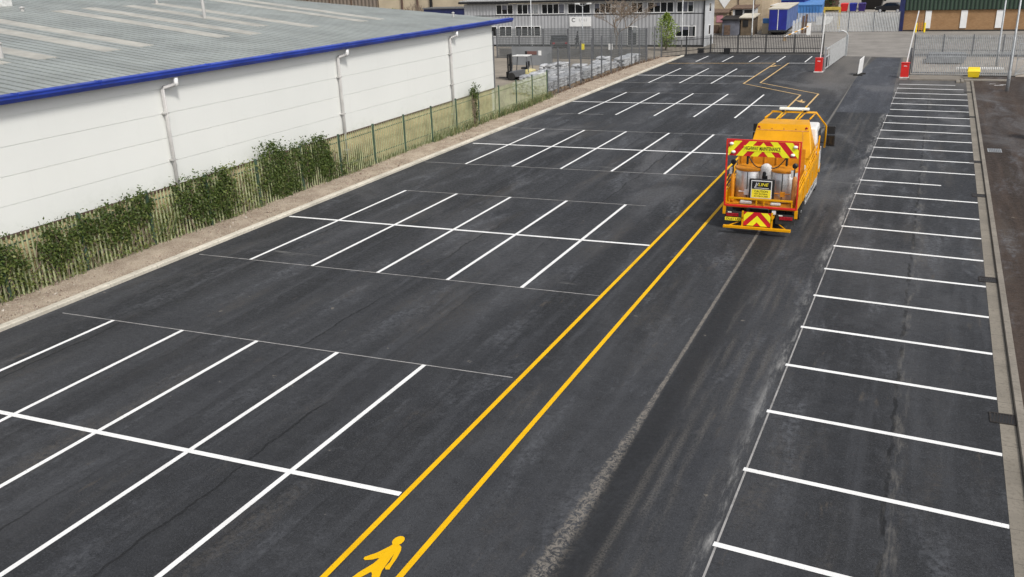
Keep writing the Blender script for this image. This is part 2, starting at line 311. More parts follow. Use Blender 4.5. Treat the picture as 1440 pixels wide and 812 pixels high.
# ------------------------------------------------------------------ mesh builder
ORG = {}
class MB:
    def __init__(s): s.v = []; s.f = []; s.mi = []
    def add(s, vs, fs, mi=0):
        b = len(s.v); s.v += [tuple(p) for p in vs]; s.f += [tuple(b+i for i in f) for f in fs]; s.mi += [mi]*len(fs); return s
    def box(s, x0, x1, y0, y1, z0, z1, mi=0):
        return s.add([(x0,y0,z0),(x1,y0,z0),(x1,y1,z0),(x0,y1,z0),(x0,y0,z1),(x1,y0,z1),(x1,y1,z1),(x0,y1,z1)],
                     [(0,3,2,1),(4,5,6,7),(0,1,5,4),(1,2,6,5),(2,3,7,6),(3,0,4,7)], mi)
    def hexa(s, b4, t4, mi=0):
        return s.add(list(b4)+list(t4), [(0,3,2,1),(4,5,6,7),(0,1,5,4),(1,2,6,5),(2,3,7,6),(3,0,4,7)], mi)
    def bar(s, a, b, wx, wz, mi=0, up=(0,0,1)):        # rectangular bar from a to b
        a = Vector(a); b = Vector(b); d = (b-a).normalized(); u = Vector(up)
        if abs(d.dot(u)) > .98: u = Vector((0,1,0))
        r = d.cross(u).normalized()*wx/2; t = r.cross(d).normalized()*wz/2
        return s.hexa([a-r-t, a+r-t, a+r+t, a-r+t], [b-r-t, b+r-t, b+r+t, b-r+t], mi)
    def tube(s, pts, r, n=8, mi=0, cap=True):
        pts = [Vector(p) for p in pts]; rs = r if isinstance(r, (list, tuple)) else [r]*len(pts); rings = []
        for i, p in enumerate(pts):
            d = (pts[min(i+1, len(pts)-1)]-pts[max(i-1, 0)]).normalized()
            u = Vector((0,0,1)) if abs(d.z) < .9 else Vector((0,1,0))
            a = d.cross(u).normalized(); b = d.cross(a).normalized()
            rings.append([p+(a*math.cos(2*math.pi*k/n)+b*math.sin(2*math.pi*k/n))*rs[i] for k in range(n)])
        vs = [q for rg in rings for q in rg]; fs = []
        for i in range(len(pts)-1):
            for k in range(n): fs.append((i*n+k, i*n+(k+1)%n, (i+1)*n+(k+1)%n, (i+1)*n+k))
        if cap: fs.append(tuple(range(n))[::-1]); fs.append(tuple((len(pts)-1)*n+k for k in range(n)))
        return s.add(vs, fs, mi)
    def lathe(s, c, prof, n=20, mi=0):                   # prof = [(r, z)]
        vs = []; fs = []
        for r, z in prof:
            for k in range(n): t = 2*math.pi*k/n; vs.append((c[0]+r*math.cos(t), c[1]+r*math.sin(t), c[2]+z))
        for i in range(len(prof)-1):
            for k in range(n): fs.append((i*n+k, i*n+(k+1)%n, (i+1)*n+(k+1)%n, (i+1)*n+k))
        fs.append(tuple(range(n))[::-1]); fs.append(tuple((len(prof)-1)*n+k for k in range(n)))
        return s.add(vs, fs, mi)
    def prism(s, poly, vec, mi=0):                       # poly: list of 3D points, extruded by vec
        v = Vector(vec); n = len(poly); a = [Vector(p) for p in poly]
        return s.add(a+[p+v for p in a], [tuple(range(n))[::-1], tuple(range(n, 2*n))]+[(i, (i+1) % n, n+(i+1) % n, n+i) for i in range(n)], mi)
    def quad(s, a, b, c, d, mi=0): return s.add([a, b, c, d], [(0,1,2,3)], mi)
    def build(s, name, mats, parent=None, bevel=0.0, smooth=False, kind=None, seg=2):
        me = bpy.data.meshes.new(name); o = bpy.data.objects.new(name, me); COL.objects.link(o)
        og = Vector((0,0,0)); q = parent
        if parent is not None:
            while q.parent is not None: q = q.parent
            og = ORG.get(q.name, Vector((0,0,0)))
        me.from_pydata([tuple(Vector(p)-og) for p in s.v], [], s.f)
        for m_ in (mats if isinstance(mats, (list, tuple)) else [mats]): me.materials.append(M[m_] if isinstance(m_, str) else m_)
        me.polygons.foreach_set('material_index', s.mi)
        if smooth: me.polygons.foreach_set('use_smooth', [True]*len(s.f))
        me.update()
        if parent is not None: o.parent = parent
        if bevel:
            b = o.modifiers.new('bevel', 'BEVEL'); b.width = bevel; b.segments = seg; b.limit_method = 'ANGLE'; b.angle_limit = R(35)
        if kind: o['kind'] = kind
        return o
def thing(name, label, cat, loc=(0,0,0), group=None):
    o = bpy.data.objects.new(name, None); COL.objects.link(o); o.location = loc; o.empty_display_size = .3
    ORG[o.name] = Vector(loc); o['label'] = label; o['category'] = cat
    if group: o['group'] = group
    return o
def tag(o, label, cat, group=None):
    o['label'] = label; o['category'] = cat
    if group: o['group'] = group
    return o
def kids(o): return [c for c in bpy.data.objects if c.parent == o]
def dup(o, loc, label=None, parent=None, rz=None):
    c = o.copy(); COL.objects.link(c)
    if parent is not None: c.parent = parent
    else:
        c.location = loc
        if label: c['label'] = label
        if rz is not None: c.rotation_euler.z = rz
    for k in kids(o): dup(k, None, None, c)
    return c
def struct(mb, name, mats, **k): return mb.build(name, mats, kind='structure', **k)
def text_mesh(s, size, m, parent, name, T, depth=.003, width=None):
    """lettering as a mesh; T maps (x,y,z) text space to the world"""
    cu = bpy.data.curves.new('lettering', 'FONT'); cu.body = s; cu.size = size; cu.align_x = 'CENTER'; cu.align_y = 'CENTER'; cu.extrude = depth; cu.offset = size*.010
    tmp = bpy.data.objects.new('lettering_source', cu); COL.objects.link(tmp)
    dg = bpy.context.evaluated_depsgraph_get(); me = bpy.data.meshes.new_from_object(tmp.evaluated_get(dg))
    bpy.data.objects.remove(tmp, do_unlink=True); bpy.data.curves.remove(cu)
    xs = [v.co.x for v in me.vertices]; k = 1.0
    if width: k = width/(max(xs)-min(xs))
    mb = MB(); mb.add([T(Vector((v.co.x*k, v.co.y, v.co.z))) for v in me.vertices], [tuple(p.vertices) for p in me.polygons])
    bpy.data.meshes.remove(me)
    return mb.build(name, [m], parent)
def leaves(mb, n, pos, size, mi=0, droop=.3, rs=random):
    for _ in range(n):
        p = Vector(pos()); d = Vector((rs.gauss(0,1), rs.gauss(0,1), rs.gauss(-droop,.8))).normalized()
        q = d.orthogonal().normalized(); q = (q*math.cos(rs.random()*6.3) + d.cross(q)*math.sin(rs.random()*6.3)).normalized()
        L = size*rs.uniform(.6, 1.4); W = L*rs.uniform(.45, .7)
        mb.add([p, p+d*L*.5+q*W*.5, p+d*L, p+d*L*.5-q*W*.5], [(0,1,2,3)], mi)

# ------------------------------------------------------------------ setting: ground sheets
def sheet(name, m, pts, z): return struct(MB().add([(x, y, z) for x, y in pts], [tuple(range(len(pts)))]), name, m)
sheet('ground', 'earth', [(-900,-300),(900,-300),(900,1200),(-900,1200)], -.02)
def xk(y): return 1.93+.0078*(y-13)
ys = [-6, 10, 25, 40, 55, 70.3]
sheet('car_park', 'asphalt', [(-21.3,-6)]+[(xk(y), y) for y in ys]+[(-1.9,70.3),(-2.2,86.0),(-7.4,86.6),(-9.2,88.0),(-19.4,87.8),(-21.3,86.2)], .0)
sheet('asphalt_patch', 'asphalt_new', [(-4.66,54.6),(-1.8,54.6),(-2.1,69.0),(-2.35,85.2),(-4.25,85.6),(-4.7,78),(-4.85,70)], .006)
sheet('road', 'roadgrey', [(-9,88.2),(-7.3,86.4),(-1.6,86.0),(-1.6,86.6),(40,88.4),(40,115.6),(-3.6,114.8),(-15.5,114.2),(-60,118),(-60,100),(-21,98.5),(-19.4,88.4)], -.004)
sheet('lane', 'footpath', [(-18,116),(-3.6,115.5),(0,240),(-40,240)], -.008)
sheet('yard', 'yard', [(-23.4,49.2),(-23.4,83.6),(-19.6,88.0),(-21.7,95.0),(-60,96),(-60,40)], -.006)
sheet('forecourt', 'forecourt', [(-1.35,72.6),(1.95,72.9),(5.4,72.9),(12,73.5),(40,74),(40,87.8),(-1.3,86.2)], -.002)
# strip of bare soil between kerb and fence
mb = MB(); nx, ny = 9, 320; y0, y1 = 4.0, 86.0
def soil_z(u, y): return .05 + .05*math.sin(u*math.pi)*(.5+.5*math.sin(y*.7)) + random.gauss(0, .018)
vs = []; fs = []
for j in range(ny+1):
    y = y0+(y1-y0)*j/ny
    for i in range(nx+1):
        u = i/nx; xl = -23.75; xr = -21.53; vs.append((xl+(xr-xl)*u, y, soil_z(u, y) if 0 < i < nx else .03))
for j in range(ny):
    for i in range(nx): a = j*(nx+1)+i; fs.append((a, a+1, a+nx+2, a+nx+1))
struct(mb.add(vs, fs), 'verge', 'soil', smooth=True)
mb = MB()
for _ in range(3800):
    y = 6+76*random.random()**1.5; x = random.uniform(-23.4, -21.56); r = random.uniform(.012, .035)*(1.9 if random.random() < .06 else 1); z = .075
    c = Vector((x, y, z)); ax = [Vector((random.gauss(0,1), random.gauss(0,1), random.gauss(0,1))).normalized()*r*random.uniform(.7, 1.3) for _ in range(2)]; n_ = ax[0].cross(ax[1]).normalized()*r*.8
    mb.add([c+ax[0], c+ax[1], c-ax[0], c-ax[1], c+n_, c-n_], [(0,1,4),(1,2,4),(2,3,4),(3,0,4),(1,0,5),(2,1,5),(3,2,5),(0,3,5)])
mb.build('gravel', ['stone'], kind='stuff')
# kerbs
mb = MB(); mb.prism([(-21.52,2,-.05),(-21.30,2,-.05),(-21.30,2,.085),(-21.325,2,.11),(-21.52,2,.11)], (0,84.2,0)); struct(mb, 'kerb', 'kerb')
mb = MB()
for i in range(len(ys)-1):
    a, b = ys[i], ys[i+1]; xa, xb = xk(a), xk(b)
    mb.add([(xa,a,.004),(xa+.27,a,.004),(xb+.27,b,.004),(xb,b,.004)], [(0,1,2,3)], 0)
    mb.hexa([(xa+.285,a,-.05),(xa+.43,a,-.05),(xb+.43,b,-.05),(xb+.285,b,-.05)], [(xa+.295,a,.085),(xa+.43,a,.085),(xb+.43,b,.085),(xb+.295,b,.085)], 1)
struct(mb, 'kerb', ['channel', 'kerb_old'])
sheet('pavement', 'asphalt_brown', [(xk(y)+.425, y) for y in ys]+[(xk(72.2)+.425,72.2),(45,74),(45,-6)], .075)
mb = MB(); mb.box(-1.2,1.95,70.05,70.35,-.05,.09); mb.box(1.75,2.0,68.75,70.0,-.05,.09); mb.box(2.05,2.22,68.9,70.5,-.05,.10); mb.box(2.25,5.0,69.6,70.5,-.05,.115); mb.box(-1.3,2.2,70.5,72.6,-.05,.07)
struct(mb, 'kerb', 'kerb_old')
# ------------------------------------------------------------------ painted markings
CS, X0, SKL, SKR, S, YR0 = 2.3234, -19.0666, .0444, -.0535, 2.3425, 11.7258
ROW = {'1b':5.92,'1c':10.82,'1t':15.73,'2b':21.22,'2c':26.07,'2t':30.87,'3b':36.22,'3c':40.99,'3t':45.79,'4b':51.14,'4c':56.0,'4t':60.79,'5b':66.15,'5c':70.75,'5t':75.76,'6b':81.18,'6t':86.0}
cx = lambda c: X0+CS*c
ry = lambda k, x: ROW[k]+SKL*(x-cx(2))
def line(a, b, wd, m, z=.005, name='bay_line'):
    a = Vector((*a, z)); b = Vector((*b, z)); d = (b-a).normalized(); n_ = Vector((-d.y, d.x, 0))*wd/2
    return struct(MB().quad(a-n_, b-n_, b+n_, a+n_), name, m)
LW = .108
for r_, cs_ in (('1', range(-1, 5)), ('2', range(5)), ('3', range(5)), ('4', range(5)), ('5', range(3))):
    for c in cs_:
        if c < 0: continue
        x = cx(c); line((x, ry(r_+'b', x)), (x, ry(r_+'t', x)), LW, 'white_paint')
for c in range(5): x = cx(c); line((x, ry('6b', x)-.1), (x, ry('6t', x)), LW, 'white_paint')
for r_, xa, xb in (('1', -21.2, -7.5), ('2', -21.2, -7.5), ('3', -21.05, -7.55), ('4', -21.25, -7.6), ('5', -21.3, -12.15)):
    line((xa, ry(r_+'c', xa)), (xb, ry(r_+'c', xb)), .125+.0012*max(0, ROW[r_+'c']-20), 'white_paint', .0085)
line((-21.2, 79.25), (-12.1, 80.2), .16, 'faded_yellow', .0085); line((-11.05, 80.3), (-8.9, 80.45), .16, 'white_paint', .0085)
for k, xa, xb in (('1t',-20.9,-7.6),('2b',-21.1,-7.5),('2t',-19.0,-9.0),('3b',-21.2,-7.55),('3t',-21.1,-8.3),('4t',-21.0,-11.5),('4b',-20.5,-17.5),('5b',-21.2,-13.0)):
    line((xa, ry(k, xa)), (xb, ry(k, xb)), .03+.0009*max(0, ROW[k]-10), 'chalk', .0025, 'chalk_line')
line((-2.22, 6.0), (-1.80, 66.5), .035, 'chalk', .0025, 'chalk_line')
XR = lambda y: -2.031+.007*(y-40)
for i in range(-2, 24):
    y = YR0+S*i; xl = XR(y); xr = xk(y)-.01
    if i == 23: xr = xl+4.0
    if i == 11: xr = xl+2.95
    line((xl, y), (xr, y+SKR*(xr-xl)), .118+.0012*max(0, y-20), 'white_paint')
y = YR0+S*24-.55; line((-1.80, y+.3), (1.68, y+.15), .17, 'white_paint')
YL = .105
def poly_line(pts, wd, m, z=.012, name='walkway_line'):
    mb = MB(); P = [Vector((*p, z)) for p in pts]; offs = []
    for i, p in enumerate(P):
        d1 = (P[i]-P[i-1]).normalized() if i else (P[1]-P[0]).normalized(); d2 = (P[i+1]-P[i]).normalized() if i < len(P)-1 else d1
        n1 = Vector((-d1.y, d1.x, 0)); n2 = Vector((-d2.y, d2.x, 0)); b = (n1+n2).normalized(); offs.append(b*(wd/2/max(.4, b.dot(n1))))
    for i in range(len(P)-1): mb.quad(P[i]-offs[i], P[i+1]-offs[i+1], P[i+1]+offs[i+1], P[i]+offs[i])
    return struct(mb, name, m)
poly_line([(-7.40,2),(-7.46,40),(-7.50,56.2)], YL, 'yellow_paint'); poly_line([(-6.33,2),(-6.42,40),(-6.48,56.5)], YL, 'yellow_paint')
poly_line([(-7.50,56.2),(-7.48,61.2),(-12.13,66.4),(-12.07,80.3)], YL, 'faded_yellow'); poly_line([(-6.48,56.5),(-6.44,61.9),(-11.05,67.0),(-10.98,80.4)], YL, 'faded_yellow')
PB = [(0.036,0.634),(0.024,0.588),(-0.035,0.461),(-0.082,0.361),(-0.143,0.284),(-0.201,0.204),(-0.189,0.157),(-0.147,0.142),(-0.055,0.191),(0.007,0.255),(0.033,0.258),(0.017,0.121),(-0.03,-0.015),(-0.077,-0.149),(-0.097,-0.259),(-0.154,-0.489),(-0.051,-0.51),(0.003,-0.267),(0.094,-0.061),(0.134,-0.102),(0.252,-0.333),(0.358,-0.327),(0.283,-0.136),(0.233,0.014),(0.212,0.219),(0.185,0.447),(0.235,0.248),(0.228,0.108),(0.269,0.063),(0.32,0.088),(0.305,0.178),(0.283,0.366),(0.243,0.552),(0.2,0.637),(0.136,0.674),(0.083,0.661)]
PH = [(0.125,0.86),(0.152,0.819),(0.163,0.765),(0.157,0.71),(0.134,0.664),(0.099,0.635),(0.06,0.63),(0.023,0.65),(-0.004,0.69),(-0.016,0.743),(-0.01,0.799),(0.013,0.846),(0.048,0.875),(0.088,0.88)]
for px, py, rz, m in ((-6.9,9.2,0,'yellow_paint'),(-7.05,58.6,R(200),'faded_yellow'),(-11.62,78.1,R(160),'faded_yellow')):
    mb = MB()
    for l in (PB, PH): mb.add([(px+(x*math.cos(rz)-q*math.sin(rz))*1.0, py+(x*math.sin(rz)+q*math.cos(rz))*1.0, .014 if l is PB else .0165) for x, q in l], [tuple(range(len(l)))[::-1]])
    struct(mb, 'pedestrian_marking', m)
mb = MB()
for a, b, c, d in ((3.95,67.3,.55,.16),(4.3,67.75,.5,.13),(3.7,68.0,.35,.12)): mb.quad((a,b,.081),(a+c,b+.05,.081),(a+c+.1,b+d,.081),(a+.1,b+d,.081))
struct(mb, 'road_marking', 'white_paint')
# ------------------------------------------------------------------ drain grates in the channel
g = thing('drain_grate', 'black drain grate in the concrete channel nearest to the camera', 'drain', (0,0,0), 'drain grates along the right-hand kerb')
mb = MB(); mb.box(-.17,.28,-.22,-.185,.0,.014); mb.box(-.17,.28,.185,.22,.0,.014); mb.box(-.17,-.135,-.185,.185,.0,.014); mb.box(.245,.28,-.185,.185,.0,.014); mb.build('frame', 'rust', g)
mb = MB()
for k in range(7): mb.bar((-.11+k*.05,-.185,.010),(-.07+k*.05,.185,.010),.022,.008)
mb.build('bars', 'rust', g); MB().box(-.135,.245,-.185,.185,-.001,.005).build('pit', 'black', g)
gl = [(17.65,'black drain grate in the concrete channel nearest to the camera'),(26.17,'second drain grate from the near end of the concrete channel'),(36.04,'third drain grate along the channel, beside the stopped-short bay line'),(42.2,'fourth drain grate along the right-hand channel'),(54.3,'fifth drain grate along the channel, far past the truck'),(64.3,'farthest drain grate, near the yellow grit bin')]
for i, (y, l) in enumerate(gl):
    o = g if i == 0 else dup(g, (0,0,0), l)
    o.location = (xk(y)+.0, y, .006); 
# flat access cover on the brown pavement
t = thing('access_cover', 'grey ribbed access cover set in the brown pavement', 'cover', (3.03,44.6,.076))
mb = MB(); mb.box(2.75,3.31,44.2,45.0,.076,.088); mb.build('frame', 'galv', t)
mb = MB()
for k in range(7): mb.box(2.80+k*.07,2.845+k*.07,44.26,44.94,.088,.096)
mb.build('ribs', 'galv_dark', t)

# ------------------------------------------------------------------ warehouse
W = thing('warehouse', 'long white clad warehouse with ribbed grey roof and blue gutter', 'warehouse', (-23.75, 30, 0))
XW = -23.58; YE = 48.7; YS = -4.0; SL = .125; XG = -23.45; ZG = 5.50
vx = lambda y: XG-(50.3-y)/.40            # roof verge line: X at which the roof ends for this Y
seams = [1.74, 2.56, 3.38, 4.20, 5.02, 5.42]
mb = MB()
for a, b in zip(seams[:-1], seams[1:]): mb.box(XW-.06, XW, YS, YE, a+.010, b-.010)
mb.box(XW-.5, XW-.018, YS, YE-.01, 1.70, 5.42)
# gable end wall, set back under the skewed verge
def gz(x): return ZG+SL*(XG-x)-.12
mb.prism([(XW-.02, YE, 0),(-44, 40.2, 0),(-44, 40.2, gz(-44)),(XW-.02, YE, gz(XW))], (-.18,-.35,0))
mb.build('wall', 'white_panel', W)
MB().box(XW-.3, XW-.03, YS, YE-.3, -.05, 1.66).build('plinth', 'brick_yellow', W)
MB().box(XW-.3, XW+.012, YS, YE, 1.66, 1.735).build('shadow_gap_strip', 'brown_trim', W)  # dark brown strip painted in for the shadow gap above the plinth
MB().box(XW-.06, XW+.03, YE, YE+.12, 0, 5.0).build('corner_trim', 'galv_dark', W)
mb = MB(); P = .40; prof = [(0,.0),(.085,.0),(.100,.11),(.385,.11)]
yy = YS; ring = []
while yy < 50.2:
    for dy, dz in prof:
        y = min(yy+dy, 50.25); xl = max(-50.0, vx(y)) if y > 39.6 else -50.0
        xl = min(xl, XG-.05); ring.append(((XG+.06, y, ZG+dz), (xl, y, ZG+SL*(XG-xl)+dz)))
    yy += P
vs = [p for a in ring for p in a]; mb.add(vs, [(2*i, 2*i+1, 2*i+3, 2*i+2) for i in range(len(ring)-1)])
mb.add([(-50,YS,ZG+SL*(XG+50)+.05),(-50,39.6,ZG+SL*(XG+50)+.05),(-76,29,5.6),(-76,YS,5.6)], [(0,1,2,3)])
roof = mb.build('roof', 'roof', W)
mb = MB()                                   # verge flashing
a = Vector((XG+.05, 50.3, ZG+.02)); b = Vector((-50, 50.3-.4*(50+XG), ZG+SL*(XG+50)+.02)); mb.bar(a, b, .16, .13); mb.build('verge_trim', 'galv', roof)
MB().box(-50.25,-49.75,YS,39.6,ZG+SL*(XG+50)+.03,ZG+SL*(XG+50)+.13).build('ridge_cap', 'roof', roof)
def rz(x): return ZG+SL*(XG-x)
for yc, xa, xb in ((18.2,-27.4,-37.2),(20.0,-27.4,-37.2),(21.8,-27.4,-37.2),(24.58,-27.4,-37.2),(26.3,-27.5,-37.2),(30.58,-27.45,-37.1),(32.45,-27.3,-37.3),(34.8,-28.8,-37.2),(36.78,-27.3,-37.25),(40.95,-27.2,-44),(42.56,-27.2,-41)):
    if yc > 39.9: xb = max(xb, vx(yc)+.4)
    mb = MB(); hw = .40; mb.hexa([(xa,yc-hw,rz(xa)+.03),(xa,yc+hw,rz(xa)+.03),(xb,yc+hw,rz(xb)+.03),(xb,yc-hw,rz(xb)+.03)], [(xa,yc-hw,rz(xa)+.122),(xa,yc+hw,rz(xa)+.122),(xb,yc+hw,rz(xb)+.122),(xb,yc-hw,rz(xb)+.122)])
    mb.build('skylight', 'skylight', roof)
for x, y, hh, r in ((-37.6,29.1,.22,.08),(-28.31,20.75,.55,.085),(-32.04,34.53,1.5,.075),(-37.3,36.85,.5,.07),(-25.6,47.8,.30,.06)):
    mb = MB(); z = rz(x); mb.tube([(x,y,z-.05),(x,y,z+hh)], r, 10); mb.lathe((x,y,z+hh), [(r*1.0,0),(r*1.5,.02),(r*1.5,.06),(.01,.10)], 10); mb.box(x-.2,x+.2,y-.2,y+.2,z-.06,z+.055); mb.build('vent_pipe', 'pipe', roof)
mb = MB(); mb.box(-41.6,-39.2,27.9,29.9,rz(-39)+.12,rz(-41)+.55); mb.box(-41.5,-39.3,28.0,29.8,rz(-39)-.1,rz(-39)+.12); mb.build('roof_unit', 'white_dirty', roof, bevel=.03)
gt = MB()
gt.prism([(XG+.02,YS,5.64),(XG+.28,YS,5.60),(XG+.28,YS,5.51),(XG+.20,YS,5.39),(XG+.02,YS,5.39)], (0,50.9-YS,0))
gt.box(XG+.26,XG+.30,YS,50.9,5.590,5.625)
gut = gt.build('gutter', 'blue', W)
for y in (12.3,17.2,20.1,24.9,28.6,33.4,38.2,43.0,47.8): MB().box(XG+.015,XG+.292,y,y+.05,5.50,5.65).build('joint_strap', 'blue', gut)
MB().box(XW-.2, XG+.04, YS, 50.7, 5.425, 5.46).build('soffit', 'blue_dark', W)
for y in (2.3, 12.55, 22.8, 33.0, 43.3):
    mb = MB(); xp = XW+.12
    mb.tube([(xp,y,0),(xp,y,5.02),(xp+.01,y+.05,5.08),(xp+.12,y+.50,5.13)], .062, 10)
    p = mb.build('downpipe', 'pipe', W, smooth=True)
    MB().lathe((xp+.14,y+.52,5.07), [(.075,0),(.08,.12),(.08,.28)], 12).build('outlet', 'white', p, smooth=True)
    for z in (1.0, 2.6, 4.2): MB().box(XW,xp+.06,y-.10,y+.10,z,z+.05).build('bracket', 'pipe', p)

# ------------------------------------------------------------------ palisade fences
def palisade(name, label, path, hgt, bay, mats, pitch=.155, pw=.072, post=.07, rail_z=(.28,.85), post_extra=.08, plate=0):
    """bay-by-bay palisade: posts, and one panel of pales with its two rails per bay"""
    t = thing(name, label, 'fence', (path[0][0], path[0][1], 0))
    k = 0
    for a, b in zip(path[:-1], path[1:]):
        a = Vector((*a, 0)); b = Vector((*b, 0)); L = (b-a).length; n_ = max(1, round(L/bay)); d = (b-a)/L; q = Vector((-d.y, d.x, 0))
        for i in range(n_):
            s0 = a+d*(L*i/n_); l = L/n_
            mb = MB(); mb.bar(s0, s0+Vector((0,0,hgt+post_extra)), post, post*1.2, 0, tuple(d)); mb.build('post', mats[1], t)
            mb = MB()
            for rzz in rail_z: mb.bar(s0+d*.03+Vector((0,0,hgt*rzz))+q*.045, s0+d*(l-.03)+Vector((0,0,hgt*rzz))+q*.045, .035, .05)
            mb.build('rail', mats[2] if len(mats) > 2 else mats[1], t)
            mb = MB(); m_ = int(l/pitch); off = (l-(m_-1)*pitch)/2
            for j in range(m_):
                c = s0+d*(off+j*pitch)-q*.012+Vector((0,0,.05)); u = d*pw/2; v = q*.018; H = Vector((0,0,hgt-.15)); T = Vector((0,0,hgt-.05))
                hj = Vector((0,0,random.uniform(-.008,.008)))
                mb.add([c-u, c-u*.35-v, c+u*.35-v, c+u, c-u+H+hj, c-u*.35-v+H+hj, c+u*.35-v+H+hj, c+u+H+hj, c-u*.6+T+hj-v*.5, c+T*1.012+hj-v, c+u*.6+T+hj-v*.5],
                       [(0,1,5,4),(1,2,6,5),(2,3,7,6),(4,5,8),(5,9,8),(5,6,9),(6,10,9),(6,7,10)])
            mb.build('pale_panel', mats[0], t)
    e = Vector((*path[-1], 0)); MB().bar(e, e+Vector((0,0,hgt+post_extra)), post, post*1.2).build('post', mats[1], t)
    if plate:
        mb = MB()
        for a, b in zip(path[:-1], path[1:]): mb.bar((*a,.07), (*b,.07), .06, .14)
        mb.build('base_rail', mats[1], t)
    return t
FX = -23.10
palisade('palisade_fence', 'green palisade fence with ivy running beside the white warehouse', [(FX-.05,7.4),(FX,31.95),(FX-.1,48.5),(FX-.25,56.4)], 1.84, 2.72, ['green_sunlit','green_steel','green_steel'])
palisade('palisade_fence', 'black palisade fence across the far end of the bays', [(-22.95,83.5),(-19.4,88.1),(-9.1,88.5)], 1.72, 2.6, ['fence_black','fence_black'], .15, .05, plate=1)
palisade('palisade_fence', 'pale grey palisade fence across the road by the containers', [(-15.0,114.4),(-9.2,114.5),(-3.75,114.6)], 2.2, 2.9, ['galv_lite','galv_dark','galv'], .17, .11)
palisade('palisade_fence', 'grey palisade fence beside the road, behind the sliding gate', [(-1.45,87.4),(5.4,87.2),(14.0,87.6)], 1.75, 2.3, ['galv','galv_dark','galv_dark'], .14, .075, plate=1)
# tall mesh fences
def mesh_fence(label, posts, hts, mh, mats, vp=.09, hp=.30, wr=.006):
    t = thing('mesh_fence', label, 'fence', (*posts[0], 0))
    for (x, y), hh in zip(posts, hts): MB().box(x-.045,x+.045,y-.045,y+.045,0,hh).build('post', mats[0], t, bevel=.01)
    for (a, b) in zip(posts[:-1], posts[1:]):
        a = Vector((*a,0)); b = Vector((*b,0)); L = (b-a).length; d = (b-a)/L; mb = MB(); n_ = int(L/vp)
        for j in range(1, n_): p = a+d*(L*j/n_); mb.bar(p+Vector((0,0,.06)), p+Vector((0,0,mh)), wr, wr, 0, tuple(d))
        k = int(mh/hp)
        for j in range(k+1): z = .06+(mh-.06)*j/k; mb.bar(a+Vector((0,0,z)), b+Vector((0,0,z)), wr*1.4, wr*1.4)
        mb.build('mesh_panel', mats[1], t)
    return t
pp = [(-23.35,56.5),(-23.6,59.1),(-23.7,61.6),(-23.72,64.0),(-23.72,66.4),(-23.72,68.7),(-23.7,71.0),(-23.7,73.7),(-23.6,76.3),(-23.5,78.2),(-23.35,80.0),(-23.15,81.8),(-22.95,83.4)]
mesh_fence('tall grey mesh fence in front of the bagged pallets', pp, [1.95,3.15,3.2,3.2,3.2,3.2,3.6,3.1,3.1,3.1,3.0,3.0,2.9], 2.95, ['galv_dark','wire'], .10, .6, .008)
pq = [(-39.5,82.6),(-37.0,82.5),(-34.4,82.4),(-31.8,82.3),(-29.2,82.2),(-26.6,82.1),(-24.0,82.0)]
mesh_fence('dense grey mesh fence across the yard behind the pallets', pq, [2.8]*7, 2.8, ['galv_dark','wire'], .075, .20, .026)

# ------------------------------------------------------------------ ivy, grass
def ivy(label, blobs, n, mats, size=.085):
    y0 = blobs[0][0]; t = thing('ivy', label, 'ivy', (FX, y0, 0), 'ivy growing on the green fence')
    mb = MB(); rs = random.Random(int(y0*97))
    tot = sum(b[2]*b[3] for b in blobs)
    for (yc, zc, a, b, mi) in blobs:
        k = int((2.5 if mi == 0 else 1.6)*n*a*b/tot)
        def pos():
            while True:
                u, v = rs.uniform(-1,1), rs.uniform(-1,1)
                if (u*u+v*v < .75+.55*math.sin(6*u+yc*3)*math.cos(4*v+yc)) or rs.random() < .10: return (FX+(rs.gauss(-.13,.05) if rs.random() < (.80 if mi else .42) else rs.gauss(.05,.04)), yc+u*a*1.15, max(.05, zc+v*b))
        leaves(mb, k, pos, size, mi, .6, rs)
        for _ in range(14):                      # shoots poking out of the mass
            u = rs.uniform(-a, a); p = Vector((FX+rs.uniform(-.1,.15), yc+u, zc+b*.8)); dd = Vector((rs.uniform(-.2,.2), rs.uniform(-.4,.4), rs.uniform(.1,.45)))
            for q in range(6): leaves(mb, 1, lambda: p+dd*(q/6), size, mi, .4, rs)
    mb.build('leaves', mats, t)
    mb = MB()
    for _ in range(10):
        yc, zc, a, b, mi = rs.choice(blobs); y = yc+rs.uniform(-a,a)*.7; pts = [(FX+rs.uniform(0,.06), y, .05)]
        for q in range(5): pts.append((FX+rs.uniform(-.03,.08), pts[-1][1]+rs.uniform(-.2,.2), pts[-1][2]+(zc+b)*.17))
        mb.tube(pts, .012, 5)
    mb.build('stems', 'bark', t)
IV = ['ivy_dark', 'ivy_lite']
ivy('dark ivy hanging over the fence at the left edge of the picture', [(15.3,1.25,.95,.65,0),(14.0,.9,.9,.8,0),(15.6,.6,.8,.5,1)], 3200, IV)
ivy('ivy clump with a pale lower half, second from the left edge', [(17.3,1.2,.55,.65,0),(18.5,1.35,.55,.45,0),(17.9,.6,.7,.55,1)], 2300, IV)
ivy('bright green ivy spilling over the fence top, third from the left edge', [(19.6,1.2,.6,.70,0),(20.6,1.45,.55,.55,0),(20.3,.6,.9,.55,1)], 2600, IV)
ivy('wide dark ivy mass left of the bare stretch of fence', [(22.6,1.25,.5,.65,0),(23.6,1.1,.75,.95,0),(24.6,1.0,.6,.95,0),(24.9,1.2,.35,.8,1)], 3400, IV)
ivy('tall bushy ivy mass rising above the fence beside the gap', [(26.4,1.0,.55,.9,1),(27.4,1.35,.75,1.05,0),(28.3,1.15,.7,1.0,0),(28.0,.5,.9,.5,0)], 3800, IV)
